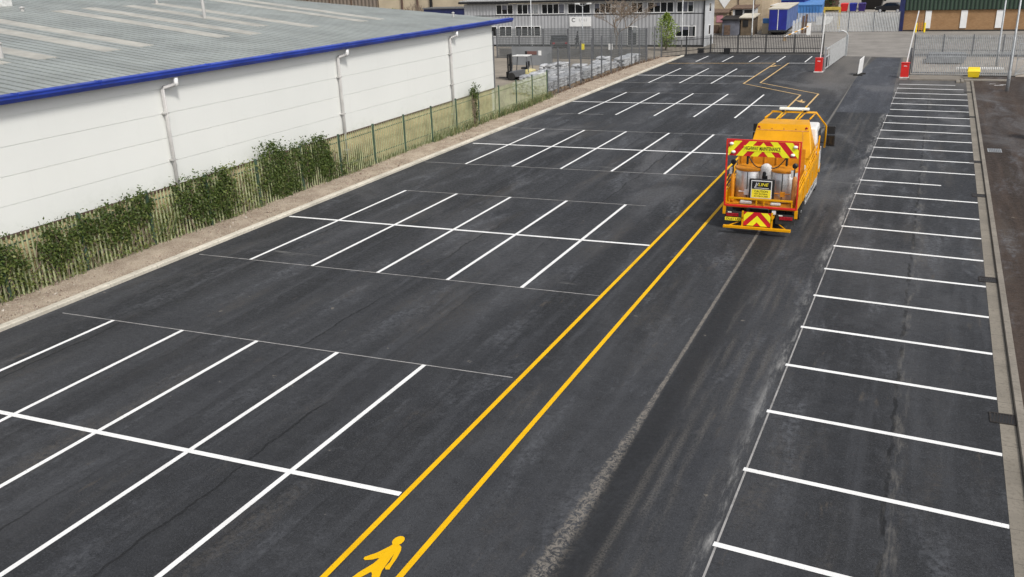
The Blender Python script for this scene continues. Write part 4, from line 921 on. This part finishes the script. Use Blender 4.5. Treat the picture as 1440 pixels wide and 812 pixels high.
MB().box(OX0-.1,OX1,YO-.02,YO-.003,-.02,.18).build('base_course', 'black', O)
rf = MB().box(OX0-.5,OX1+.5,YO-.45,YO+12.3,zt+.06,zt+.30).build('roof', 'black', O)
MB().box(OX0-.4,OX1+.4,YO-.35,YO+12.2,zt+.302,zt+.42).build('roof_deck', 'roof_flat', rf)
for x in (-46,-33,-27): MB().box(x-.9,x+.9,YO+1.2,YO+2.5,zt+.42,zt+1.0).build('roof_unit', 'galv_dark', rf, bevel=.03)
MB().box(OX0,OX1,YO-.012,YO-.002,3.30,3.38).build('sill_band', 'black', O)
def window(x0, x1, n_, z0, z1, y, parent):
    f = .07; mb = MB(); mb.box(x0,x1,y-.05,y+.03,z0,z0+f); mb.box(x0,x1,y-.05,y+.03,z1-f,z1)
    for k in range(n_+1): x = x0+(x1-x0-f)*k/n_; mb.box(x,x+f,y-.045,y+.03,z0+f,z1-f)
    o = mb.build('window', 'white_frame', parent); MB().box(x0+.02,x1-.02,y-.012,y+.0,z0+.02,z1-.02).build('pane', 'glass', o)
    for k in range(n_):
        if random.random() < .30: xa = x0+(x1-x0-f)*k/n_+f; xb = x0+(x1-x0-f)*(k+1)/n_; MB().box(xa+.01,xb-.01,y-.017,y-.013,z1-f-(z1-z0)*random.choice((.3,.45,.8)),z1-f).build('blind', 'shed_grey' if random.random() < .6 else 'galv', o)
    return o
for a, b, n_ in wins_u: window(a,b,n_,3.45,4.55,YO+.06,O)
for a, b, n_, z0, z1 in wins_l: window(a,b,n_,z0,z1,YO-.004,O)
for z0, z1 in ((3.35,4.3),(1.05,2.1)):
    mb = MB(); o = MB().box(OX1+.085,OX1+.12,YO+1.6,YO+2.5,z0,z1).build('window', 'white_frame', O); MB().box(OX1+.122,OX1+.126,YO+1.68,YO+2.42,z0+.08,z1-.08).build('pane', 'glass', o)
mb = MB(); mb.tube([(OX1-.02,YO-.09,0),(OX1-.02,YO-.09,zt)], .075, 8); mb.build('downpipe', 'black', O)
t = MB().box(-36.6,-34.1,YO-.08,YO-.02,2.12,3.14).build('wall_sign', 'white', O)
text_mesh('C', .62, 'black', t, 'lettering', lambda v: (-36.15+v.x, YO-.083-v.z, 2.78+v.y), .002)
text_mesh('I/III', .42, 'galv_lite', t, 'lettering', lambda v: (-35.05+v.x, YO-.083-v.z, 2.78+v.y), .002, .9)
MB().box(-31.9,-31.3,YO-.05,YO-.01,4.0,4.35).build('wall_sign', 'white_dirty', O)
MB().box(-23.2,-22.9,YO-.05,YO-.01,.9,2.2).build('meter_box', 'galv_dark', O)
# low grey sheet screen in the yard with a sign on it
t = thing('sheet_screen', 'grey sheet metal screen with a small red and white sign in the yard', 'screen', (-33,76.6,0))
MB().box(-35.1,-31.2,76.5,76.62,0,1.62).build('panel', 'tin', t); 
for x in (-35.1,-33.1,-31.2): MB().box(x-.05,x+.05,76.62,76.72,0,1.72).build('post', 'galv_dark', t)
s_ = MB().box(-33.55,-32.6,76.47,76.49,.95,1.25).build('notice', 'dull_red', t); MB().box(-33.75,-33.58,76.47,76.49,.95,1.25).build('notice', 'black', t); MB().box(-32.45,-32.15,76.47,76.49,.88,1.3).build('notice', 'white', t)
mb = MB(); mb.box(-40,-24.5,84.2,84.4,0,.75); tag(mb.build('yard_wall', 'roadgrey'), 'low grey concrete wall running below the office windows', 'wall')
# dark car parked before the office
def car(name, label, c, x, y, rz_, m, sc=1.0):
    t = thing(name, label, 'car', (x, y, 0)); cr, sr = math.cos(rz_), math.sin(rz_)
    def C_(px, py, pz): return (x+(px*cr-py*sr)*sc, y+(px*sr+py*cr)*sc, pz*sc)
    prof = [(-2.05,.35),(-2.1,.75),(-1.95,.98),(-1.55,1.02),(-.9,1.44),(.45,1.46),(1.1,1.03),(1.95,.90),(2.1,.65),(2.1,.35)]
    mb = MB(); mb.prism([C_(-.85,py,pz) for py, pz in prof], Vector(C_(.85,0,0))-Vector(C_(-.85,0,0))); b = mb.build('body', m, t, bevel=.08, seg=3)
    for s in (-1,1):
        mb = MB(); mb.prism([C_(s*.858,py,pz) for py, pz in ((-1.4,1.04),(-.85,1.36),(.40,1.38),(.95,1.04))], Vector(C_(s*.012,0,0))-Vector(C_(0,0,0))); mb.build('side_window', 'glass', b)
    mb = MB(); mb.quad(C_(-.7,.56,1.415),C_(.7,.56,1.415),C_(.75,1.07,1.09),C_(-.75,1.07,1.09)); mb.v = [(p[0], p[1], p[2]+.02) for p in mb.v]; mb.build('windscreen', 'glass', b)
    mb = MB(); mb.quad(C_(-.7,-1.0,1.40),C_(.7,-1.0,1.40),C_(.75,-1.5,1.09),C_(-.75,-1.5,1.09)); mb.v = [(p[0], p[1], p[2]+.02) for p in mb.v]; mb.build('rear_window', 'glass', b)
    for sx in (-1,1):
        for py in (-1.3,1.3):
            mb = MB(); mb.lathe((0,0,0), [(.18,-.1),(.31,-.1),(.33,-.05),(.33,.05),(.31,.1),(.18,.1)], 20); mb.v = [C_(sx*.80+q[2],py+q[0],.33+q[1]) for q in mb.v]; wv = mb.build('wheel', 'rubber', t)
            mb = MB(); mb.lathe((0,0,0), [(.2,.0),(.19,.02),(.05,.03)], 14); mb.v = [C_(sx*(.80+.09)+q[2]*sx,py+q[0],.33+q[1]) for q in mb.v]; mb.build('rim', 'alu', wv)
        mb = MB(); mb.box(-.01,.01,-.01,.01,-.01,.01); mb.v = [C_(sx*.62+p[0]*18, 2.11+p[1]*2, .72+p[2]*8) for p in mb.v]; mb.build('headlight', 'lamp_white', b)
        mb = MB(); mb.box(-.01,.01,-.01,.01,-.01,.01); mb.v = [C_(sx*.66+p[0]*14, -2.09+p[1]*2, .80+p[2]*9) for p in mb.v]; mb.build('tail_light', 'lamp_red', b)
    return t
car('parked_car', 'dark car parked against the grey office wall, beside the person', 0, -36.6, 92.0, R(25), 'black')
car('parked_car', 'black car parked in the lane behind the far palisade fence', 0, -6.4, 153.0, R(75), 'black', 1.0)
# person in dark clothes by the office wall
def person(x, y, label, face=0.0):
    t = thing('person', label, 'person', (x, y, 0)); cr, sr = math.cos(face), math.sin(face)
    me = bpy.data.meshes.new('body'); o = bpy.data.objects.new('body', me); COL.objects.link(o); o.parent = t; o.rotation_euler.z = face
    V = [(0,0,.95),(0,0,1.18),(0,.01,1.42),(0,.02,1.52),(0,.03,1.62),(0,.03,1.72), (.10,0,.90),(.12,.12,.50),(.12,.05,.09),(.12,.20,.05), (-.10,0,.90),(-.12,-.10,.50),(-.12,-.28,.12),(-.12,-.16,.04),
         (.19,.0,1.42),(.25,-.08,1.15),(.24,.02,.92),(.24,.06,.82), (-.19,.0,1.42),(-.25,.10,1.16),(-.22,.28,1.0),(-.20,.36,.98)]
    Ed = [(0,1),(1,2),(2,3),(3,4),(4,5),(0,6),(6,7),(7,8),(8,9),(0,10),(10,11),(11,12),(12,13),(2,14),(14,15),(15,16),(16,17),(2,18),(18,19),(19,20),(20,21)]
    rad = [.20,.20,.21,.08,.10,.09,.125,.09,.06,.05,.125,.09,.06,.05,.10,.08,.055,.04,.10,.08,.055,.04]
    me.from_pydata(V, Ed, []); sk = o.modifiers.new('skin','SKIN'); 
    if not me.skin_vertices: me.attributes.new('skin','FLOAT','POINT') if False else None
    if me.skin_vertices:
        for i, r in enumerate(rad): me.skin_vertices[0].data[i].radius = (r, r*.8)
        me.skin_vertices[0].data[0].use_root = True
    ss = o.modifiers.new('sub','SUBSURF'); ss.levels = 2; ss.render_levels = 2; me.materials.append(M['clothes'])
    mb = MB(); mb.lathe((0,.03,1.60), [(.05,0),(.085,.05),(.095,.11),(.08,.18),(.03,.22)], 14); ob = mb.build('hood', 'clothes', t, smooth=True); ob.data.transform(Matrix.Translation((0,0,0))); 
    for v in ob.data.vertices: v.co = Vector(ORG[t.name])+v.co
    mb = MB(); mb.lathe((0,0,0), [(.03,0),(.06,.01),(.065,.03),(.02,.05)], 10); ob = mb.build('face', 'skin', t, smooth=True)
    for v in ob.data.vertices: q = v.co+Vector(ORG[t.name]); v.co = Vector((q.x, .11+q.z*.6, 1.69+q.y*1.2))
    return t
person(-34.7, 92.6, 'person in dark hooded clothes walking by the office wall', R(120))
# ------------------------------------------------------------------ forklift
t = thing('forklift', 'small forklift with black mast parked by the warehouse corner', 'forklift', (-29.6,66.2,0))
fx, fy = -29.6, 66.2; F = lambda x, y, z: (fx+x, fy+y, z)
mb = MB()
for s in (-.30,.30): mb.box(fx-1.05,fx-.95,fy+s-.05,fy+s+.05,.05,2.0)
for z in (.35,1.1,1.9): mb.box(fx-1.04,fx-.96,fy-.25,fy+.25,z,z+.09)
mb.box(fx-.99,fx-.93,fy-.10,fy+.10,.1,1.95); mast = mb.build('mast', 'black', t)
mb = MB(); mb.box(fx-1.12,fx-1.06,fy-.45,fy+.45,.15,.65)
for s in (-.28,.28): mb.box(fx-2.1,fx-1.12,fy+s-.06,fy+s+.06,.12,.17)
mb.build('forks', 'black', t)
MB().hexa([F(-.85,-.5,.25),F(.55,-.5,.25),F(.55,.5,.25),F(-.85,.5,.25)],[F(-.85,-.5,.65),F(.55,-.5,.86),F(.55,.5,.86),F(-.85,.5,.65)]).build('body', 'galv_dark', t, bevel=.05); MB().hexa([F(.56,-.5,.25),F(1.05,-.45,.3),F(1.05,.45,.3),F(.56,.5,.25)],[F(.56,-.5,.86),F(1.1,-.42,.80),F(1.1,.42,.80),F(.56,.5,.86)]).build('counterweight', 'sign_pale', t, bevel=.05)
mb = MB(); mb.box(fx+.1,fx+.6,fy-.25,fy+.25,.87,1.0); mb.box(fx+.52,fx+.66,fy-.25,fy+.25,1.0,1.45); mb.build('seat', 'black', t, bevel=.03)
mb = MB()
for x in (-.6,.85):
    for s in (-.45,.45): mb.bar(F(x,s,.65),F(x*.8,s,1.85),.05,.05)
mb.build('guard_posts', 'galv_dark', t); MB().box(fx-.55,fx+.75,fy-.5,fy+.5,1.85,1.92).build('overhead_guard', 'white_dirty', t, bevel=.02)
for x, r in ((-.62,.30),(.78,.25)):
    for s in (-1,1):
        mb = MB(); mb.lathe((0,0,0), [(.1,-.1),(r,-.1),(r,.1),(.1,.1)], 18); mb.v = [F(x+q[0], s*.46+q[2], r+q[1]) for q in mb.v]; mb.build('wheel', 'rubber', t)
# ------------------------------------------------------------------ wrapped pallets of bags
def make_pallet(kind, label, layers, seed):
    rs = random.Random(seed); t = thing('bag_pallet', label, 'pallet', (0,0,0), 'pallets of bags behind the mesh fence')
    mb = MB()
    for k in range(5): mb.box(-.55,.55,-.5+k*.225,-.40+k*.225,.10,.13)
    for k in (-.5,0,.5): mb.box(k-.05 if k else -.05,k+.05,-.5,.5,0,.10)
    mb.build('pallet', 'wood', t)
    for l in range(layers):
        mb = MB(); z = .14+l*.17; rot = l % 2
        for i in range(2 if rot else 3):
            for j in range(3 if rot else 2):
                nxx, nyy = (2, 3) if rot else (3, 2); wx, wy = 1.14/nxx, 1.10/nyy; cx_, cy_ = -.57+wx*(i+.5)+rs.gauss(0,.02), -.55+wy*(j+.5)+rs.gauss(0,.02); hz = .168
                N = 6; vs = []; 
                for zz, sc in ((0,.93),(.25,1.02),(.75,1.02),(1.0,.88)):
                    for k in range(12):
                        a = 2*math.pi*k/12; cc, sn = math.cos(a), math.sin(a); q = 1/max(abs(cc),abs(sn)); q = 1+(q-1)*.9
                        vs.append((cx_+cc*q*wx*.5*sc, cy_+sn*q*wy*.5*sc, z+hz*zz+rs.gauss(0,.008)))
                fs = [(r_*12+k, r_*12+(k+1)%12, (r_+1)*12+(k+1)%12, (r_+1)*12+k) for r_ in range(3) for k in range(12)]+[tuple(36+k for k in range(12))]
                mb.add(vs, fs)
        mb.build('bag_layer', kind, t, smooth=True)
    return t
pw = make_pallet('bagwhite', '', 4, 1); pg = make_pallet('baggrey', '', 4, 2); pl_ = make_pallet('bagwhite', '', 3, 3)
spots = []
ordn = ['first','second','third','fourth','fifth','sixth','seventh','eighth','ninth','tenth','eleventh','twelfth','thirteenth','fourteenth']
seqs = [('fence-side row', [(-24.75+(.45 if y > 75 else 0), y) for y in (57.8,59.2,60.6,62.1,63.6,65.2,66.8,68.6,70.2,72.0,73.8,75.6,77.3,79.0)]),
        ('middle row', [(-26.15, y) for y in (58.6,60.2,61.8,63.4,65.0,66.6,68.3,70.3,74.6,76.5)]),
        ('back row', [(-27.5, y) for y in (62.6,64.4,66.2)])]
kinds_ = {0:'gggwgwgwwwlwww', 1:'gwgwwglwlw', 2:'gwg'}
used = set()
for si, (nm, ps) in enumerate(seqs):
    for i, (x, y) in enumerate(ps):
        k = kinds_[si][i]; src = {'g':pg,'w':pw,'l':pl_}[k]; word = {'g':'grey','w':'white','l':'low white'}[k]
        lab = f'{word} bag pallet, {ordn[i]} from the near end of the {nm}'
        o = src if k not in used else dup(src, (0,0,0)); used.add(k); o['label'] = lab
        o.location = (x+random.gauss(0,.06), y, 0); o.rotation_euler.z = random.gauss(0,.08)
t2 = dup(pw, (-28.9,70.0,0), 'white bag pallet standing apart behind the forklift, left of its twin', rz=.1); t3 = dup(pw, (-28.4,71.6,0), 'white bag pallet standing apart behind the forklift, right of its twin', rz=-.1)

# ------------------------------------------------------------------ trees and bush by the office
def bare_tree(x, y, hh, label, seed, spread=.6, r0=.13):
    rs = random.Random(seed); t = thing('bare_tree', label, 'tree', (x, y, 0), 'leafless trees'); tr = MB(); br = MB()
    def grow(p, d, l, r, lv):
        pts = [p]; q = p; dd = d
        for k in range(3): dd = (dd+Vector((rs.gauss(0,.10), rs.gauss(0,.10), rs.gauss(.03,.06)))).normalized(); q = q+dd*l/3; pts.append(q)
        (tr if lv == 0 else br).tube(pts, [r, r*.88, r*.76, r*.62], 6 if lv < 2 else 4, cap=False)
        if lv >= 6: return
        for k in range(3 if lv < 5 else 2):
            az = rs.random()*6.28 if lv else k*2.1+.3; nd = (dd*.9+Vector((math.cos(az)*spread, math.sin(az)*spread, rs.gauss(.08,.2)))).normalized(); grow(pts[3] if k < 2 else pts[2], nd, l*rs.uniform(.66,.9), max(.016, r*rs.uniform(.5,.66)), lv+1)
    grow(Vector((x,y,0)), Vector((0,0,1)), hh*.22, r0, 0)
    tr.build('trunk', 'bark', t); br.build('branches', 'bark', t)
bare_tree(-29.6, 90.3, 8.0, 'leafless tree spreading before the grey office windows', 4, 1.0, .12)
bare_tree(-60.0, 103.5, 6.0, 'leafless tree left of the blue container behind the warehouse', 11, .6)
t = thing('bush', 'bright green bush at the left end of the black fence', 'bush', (-24.6,91.2,0))
mb = MB(); rs = random.Random(8)
def bp():
    z = .3+rs.random()**.9*3.3; r = 1.15*(1-((z-1.5)/2.3)**2) if z > 1.5 else 1.15*(.55+.45*z/1.5); a = rs.random()*6.28; q = math.sqrt(rs.random())*max(.05, r)*(1+.35*math.sin(3*a+z*3)); return (-24.6+q*math.cos(a), 91.2+q*math.sin(a), z)
leaves(mb, 2600, bp, .15, 0, -.3, rs); mb.build('leaves', 'bush', t)
mb = MB()
for _ in range(6): a = rs.random()*6.28; mb.tube([(-24.6,91.2,0),(-24.6+.3*math.cos(a),91.2+.3*math.sin(a),1.2),(-24.6+.5*math.cos(a),91.2+.5*math.sin(a),2.3)], [.04,.03,.01], 5)
mb.build('stems', 'bark', t)
t = thing('bush', 'small round bush peeping over the warehouse roof', 'bush', (-64.5,104,0)); mb = MB()
def bp2(): a = rs.random()*6.28; q = math.sqrt(rs.random()); return (-64.5+1.7*q*math.cos(a), 104+.8*q*math.sin(a), 2.2+1.9*rs.random()*(1-q*q*.7))
leaves(mb, 900, bp2, .22, 0, 0, rs); mb.build('leaves', 'ivy_lite', t); MB().tube([(-64.5,104,0),(-64.4,104,2.6)], .1, 6).build('trunk', 'bark', t)

# ------------------------------------------------------------------ far buildings
B = thing('factory_building', 'brown and cream clad factory seen over the warehouse roof', 'building', (-75,108,0))
MB().box(-110,-69.5,108,130,0,9).build('brown_wall', 'brownclad', B); MB().box(-69.4,-51.5,108.3,130,0,9).build('cream_wall', 'cream', B); MB().box(-111,-51,107.6,131,9,9.4).build('roof', 'roof_flat', B)
mb = MB()
for x in (-88.5,-84.6,-81.0,-77.2,-73.6): mb.box(x-.10,x+.10,107.88,107.99,0,9)
mb.build('pilaster', 'wood_dark', B)
for x in (-65.6,-63.2): MB().tube([(x,108.1,0),(x,108.1,9)], .14, 8).build('downpipe', 'brown_trim', B)
MB().box(-61.3,-61.0,108.0,108.29,0,9).build('corner_column', 'black', B)
t = thing('container', 'dark blue container standing left of the office', 'container', (-53.5,101,0))
MB().box(-57.9,-52.3,100.4,103.0,.1,3.95).build('body', 'navy', t, bevel=.05); MB().box(-58,-52.2,100.3,103.1,3.95,4.1).build('lid', 'galv_dark', t)
B = thing('stone_building', 'tan stone building with a white diamond sign behind the sheds', 'building', (-23,118,0))
MB().box(-30.5,-19.9,118.6,134,0,7.5).build('wall', 'sandstone', B); MB().box(-30.8,-19.6,118.2,134.3,7.5,7.8).build('roof', 'cream_roof', B)
mb = MB(); mb.prism([(-24.55,118.54,2.65),(-23.75,118.54,3.75),(-24.55,118.54,4.85),(-25.35,118.54,3.75)], (0,.05,0)); mb.build('diamond_sign', 'white', B)
for x in (-22.8,-20.8): MB().tube([(x,118.5,0),(x,118.5,7.5)], .06, 6).build('downpipe', 'brown_trim', B)
def shed(label, x0, x1, y0, y1, hh, m, rm, win=None, over=.2, lean=.25):
    t = thing('shed', label, 'shed', ((x0+x1)/2, y0, 0)); MB().box(x0,x1,y0,y1,0,hh).build('wall', m, t)
    MB().hexa([(x0-over,y0-over,hh),(x1+over,y0-over,hh),(x1+over,y1+over,hh+lean),(x0-over,y1+over,hh+lean)], [(x0-over,y0-over,hh+.12),(x1+over,y0-over,hh+.12),(x1+over,y1+over,hh+lean+.12),(x0-over,y1+over,hh+lean+.12)]).build('roof', rm, t)
    if win:
        for (a, b, c, d, mm) in win: MB().box(a,b,y0-.06,y0-.01,c,d).build('door' if c < .3 else 'window', mm, t)
    return t
shed('grey shed with a dark flat roof behind the black end fence', -22.85,-20.9,109.6,112.5,1.75,'shed_grey','black',[(-22.6,-21.9,.1,1.2,'wood_dark')])
shed('brown shed with a dark window, right of the grey shed', -20.75,-19.35,109.9,113,1.95,'shed_brown','cream_roof',[(-20.5,-19.9,1.0,1.75,'black')])
shed('cream lean-to with a pink window left of the grey shed', -25.2,-23.1,113,116,2.35,'sandstone','wood_dark',[(-24.3,-23.5,1.3,2.15,'pink'),(-24.9,-23.9,.05,1.0,'wood_dark')])
shed('white framed kiosk with an open dark front above the sheds', -22.6,-20.1,114.2,117,2.75,'white_dirty','wood_dark',[(-22.3,-21.4,1.9,2.7,'black'),(-21.2,-20.3,2.0,2.65,'black')])
t = thing('blue_bin', 'small bright blue bin on a tan base beside the blue trailer', 'bin', (-18.3,112.6,0))
MB().box(-18.7,-17.9,112.2,112.9,0,1.15).build('base', 'cream', t, bevel=.02); MB().box(-18.65,-17.95,112.25,112.85,1.2,1.75).build('tub', 'lt_blue', t, bevel=.04)
# blue curtain trailer
t = thing('box_trailer', 'dark blue box trailer with pale roof behind the black fence', 'trailer', (-16.6,110,0))
q = -.05
def slab(x0, x1, y0, y1, z0, z1, k=-.050): return MB().hexa([(x0,y0,z0),(x1,y0,z0),(x1+k*(y1-y0),y1,z0),(x0+k*(y1-y0),y1,z0)], [(x0,y0,z1),(x1,y0,z1),(x1+k*(y1-y0),y1,z1),(x0+k*(y1-y0),y1,z1)])
slab(-17.6,-15.55,110.06,124,.55,2.88).build('side_curtain', 'side_blue', t)
slab(-17.7,-15.45,109.95,124.1,2.88,3.0).build('roof', 'cream_roof', t)
for a, b in ((-17.55,-16.62),(-16.52,-15.6)): MB().box(a,b,110.0,110.055,.62,2.8).build('rear_door', 'curtain_blue', t)
MB().box(-16.61,-16.53,109.97,110.06,.6,2.86).build('door_post', 'white_dirty', t); MB().box(-17.5,-15.65,109.95,110.1,.35,.54).build('bumper', 'dark', t)
for s in (-17.3,-15.85):
    for y in (112,113.2,114.4):
        mb = MB(); mb.lathe((0,0,0), [(.2,-.12),(.46,-.12),(.46,.12),(.2,.12)], 18); mb.v = [(s+q_[2]-.05*(y-110), y+q_[0], .46+q_[1]) for q_ in mb.v]; mb.build('wheel', 'rubber', t)
t = thing('container', 'yellow ribbed container with blue roof left of the trailer', 'container', (-20,126,0)); MB().box(-24,-18.9,125,131,.1,2.55).build('body', 'ribyellow', t); MB().box(-24.2,-18.7,124.9,131.1,2.55,2.65).build('roof', 'white_dirty', t)
t = thing('container', 'blue striped container behind the yellow one', 'container', (-21,140,0)); MB().box(-26,-17.5,140,146,.1,2.6).build('body', 'curtain_blue', t); MB().box(-26.1,-17.4,139.9,146.1,2.6,2.75).build('roof', 'lt_blue', t)
mb = MB()
for z in (1.2,1.9): mb.box(-26,-17.5,139.96,139.99,z,z+.15)
mb.build('stripe', 'white', t)
t = thing('container', 'light blue open topped container beyond the trailer', 'container', (-17,134,0)); slab(-17.8,-14.2,132,150,.1,2.2,-.09).build('body', 'lt_blue', t)
mb = MB()
for k in range(9): mb.box(-17.7+k*.4,-17.6+k*.4,131.9,131.99,.15,2.15)
mb.build('rib', 'lt_blue', t); slab(-17.9,-14.1,131.9,150.1,2.2,2.3,-.09).build('rim', 'lt_blue', t)
# barrier frame, signs, far items
t = thing('height_frame', 'yellow goalpost frame behind the far palisade fence', 'frame', (-11.4,119,0))
MB().box(-12.6,-10.6,119,119.25,2.25,2.6).build('beam', 'dull_yellow', t, bevel=.03)
for x in (-12.5,-10.7): MB().box(x-.12,x+.12,119,119.25,0,2.25).build('leg', 'dull_yellow', t, bevel=.02)
t = thing('fence_sign', 'white notice boards on a post before the far palisade', 'sign', (-11.9,113.6,0))
MB().box(-12.05,-11.93,113.5,113.6,0,2.1).build('post', 'galv_dark', t); MB().box(-12.7,-12.07,113.46,113.5,.9,1.85).build('board', 'galv_lite', t)
mb = MB(); mb.prism([(-11.9,113.46,.85),(-11.3,113.46,1.0),(-10.95,113.46,1.4),(-10.9,113.46,1.85),(-11.9,113.46,1.85)], (0,.04,0)); mb.build('board', 'white_dirty', t)
t = thing('striped_pole', 'orange and white striped pole tilted over its trestle', 'pole', (-14,106,0))
a, b = Vector((-14.6,102.5,.45)), Vector((-13.1,110.2,1.0)); 
for k in range(8): MB().tube([a.lerp(b,k/8), a.lerp(b,(k+1)/8)], .055, 8).build('stripe', 'orange' if k % 2 else 'white', t)
MB().box(-13.3,-12.9,109.9,110.5,0,1.3).build('pillar', 'white', t); MB().box(-14.75,-14.45,102.3,102.6,0,.42).build('trestle', 'wood', t)
t = thing('panel_stack', 'grey sheets and brown boards leaning beside the blue trailer', 'panels', (-14.6,112,0))
for k in range(5): MB().hexa([(-15.1+k*.28,111.5+k*.5,0),(-14.85+k*.28,111.5+k*.5,0),(-14.85+k*.28,111.6+k*.5,0),(-15.1+k*.28,111.6+k*.5,0)], [(-15.1+k*.28,111.7+k*.5,1.5+.15*k),(-14.85+k*.28,111.7+k*.5,1.5+.15*k),(-14.85+k*.28,111.8+k*.5,1.5+.15*k),(-15.1+k*.28,111.8+k*.5,1.5+.15*k)]).build('board', 'galv_lite' if k < 3 else 'wood_dark', t)
def wbin(x, y, m, label):
    t = thing('wheelie_bin', label, 'bin', (x, y, 0), 'wheeled bins in the far lane')
    MB().hexa([(x-.45,y-.4,.15),(x+.45,y-.4,.15),(x+.45,y+.4,.15),(x-.45,y+.4,.15)], [(x-.55,y-.5,1.2),(x+.55,y-.5,1.2),(x+.55,y+.5,1.2),(x-.55,y+.5,1.2)]).build('body', m, t, bevel=.04)
    MB().hexa([(x-.6,y-.55,1.21),(x+.6,y-.55,1.21),(x+.6,y+.55,1.21),(x-.6,y+.55,1.21)], [(x-.5,y-.4,1.32),(x+.5,y-.4,1.32),(x+.5,y+.5,1.42),(x-.5,y+.5,1.42)]).build('lid', m, t, bevel=.03)
    for s in (-.4,.4):
        mb = MB(); mb.lathe((0,0,0), [(.03,-.04),(.15,-.04),(.15,.04),(.03,.04)], 12); mb.v = [(x+s+q_[2], y-.3+q_[0], .15+q_[1]) for q_ in mb.v]; mb.build('wheel', 'rubber', t)
wbin(-13.3,155,'red','red wheeled bin, leftmost of the far coloured bins'); wbin(-12.0,155,'curtain_blue','blue wheeled bin between the red and the purple ones'); wbin(-10.7,155,'purple','purple wheeled bin, rightmost of the far coloured bins')
t = thing('skip', 'dark open skip beyond the coloured bins', 'skip', (-9.2,163,0)); MB().hexa([(-11.2,162,.1),(-8.4,162,.1),(-8.4,166,.1),(-11.2,166,.1)],[(-11.4,161.2,2.0),(-8.0,161.2,2.0),(-8.0,167,2.0),(-11.4,167,2.0)]).build('body', 'black', t); MB().box(-8.0,-7.7,163.5,164.2,1.2,1.6).build('lug', 'black', t)
for lab, x0, x1, y, hh in (('dark evergreen hedge behind the blue containers', -30,-14.5,158,3.4),):
    t = thing('hedge', lab, 'hedge', (x0, y, 0)); mb = MB(); rs = random.Random(3)
    leaves(mb, 4500, lambda: (rs.uniform(x0,x1), y+rs.gauss(0,.8), rs.random()*hh*(1+.2*math.sin(rs.random()*9))), .35, 0, 0, rs); mb.build('leaves', 'hedge', t); MB().box(x0,x1,y-.3,y+.3,0,hh*.8).build('branches', 'wood_dark', t)
# brick and green clad building at the right
B = thing('brick_building', 'brown brick building with green metal cladding at the upper right', 'building', (3,115.7,0))
MB().box(-3.35,30,115.75,140,0,2.28).build('brick_wall', 'brick_brown', B); MB().box(-3.45,30.1,115.55,140.1,2.30,7.0).build('cladding', 'green_clad', B); MB().box(-3.4,30.05,115.60,115.74,2.281,2.299).build('flashing', 'black', B)
MB().box(-3.9,-3.36,115.5,116.0,0,7.0).build('corner_post', 'navy', B)
for x0, x1 in ((-1.12,-.50),(2.52,3.18),(6.05,6.82),(9.7,10.4)): MB().box(x0,x1,115.66,115.745,.30,2.22).build('pilaster', 'white', B)
MB().box(-3.3,30,115.6,115.74,0,.12).build('base_course', 'dark', B)
for i, x in enumerate((-1.93,-1.05)):
    t = thing('bollard_hoop', ('left' if i == 0 else 'right')+' one of the two yellow guard posts before the brown brick wall', 'bollard', (x,113.6,0), 'yellow guard posts')
    MB().tube([(x,113.6,0),(x,113.6,1.0)], .11, 10).build('post', 'grit', t); MB().lathe((x,113.6,.98), [(.112,0),(.09,.06),(.03,.09)], 10).build('cap', 'grit', t)
mb = MB()
for s in (-1.65,-1.32): mb.box(s-.03,s+.03,115.2,115.26,0,1.0)
for z in (.2,.42,.64,.86): mb.box(-1.62,-1.35,115.2,115.25,z,z+.05)
tag(mb.build('meter_cage', 'orange_d'), 'small orange ladder frame between the yellow guard posts', 'frame')
for i, x in enumerate((-20.2,-17.8)): 
    t = thing('fence_box', ('left' if i == 0 else 'right')+' small black box at the foot of the black end fence', 'box', (x,87.6+i*.3,0), 'black boxes at the end fence')
    MB().box(x-.28,x+.28,87.45+i*.35,87.75+i*.35,0,.50).build('body', 'black', t, bevel=.02); MB().box(x-.30,x+.30,87.43+i*.35,87.77+i*.35,.50,.55).build('lid', 'dark', t)
# yellow sign boards in the yard
for i, (x, y, z, m, lab) in enumerate(((-30.2,81.9,.9,'sign_yellow','small pale yellow notice fixed to the dense mesh fence'),(-27.4,81.9,.9,'white','small white notice fixed to the dense mesh fence'))):
    mb = MB(); mb.box(x-.2,x+.2,y,y+.02,z,z+.55); mb.box(x-.17,x+.17,y-.004,y,z+.08,z+.12); tag(mb.build('notice_board', m), lab, 'sign')
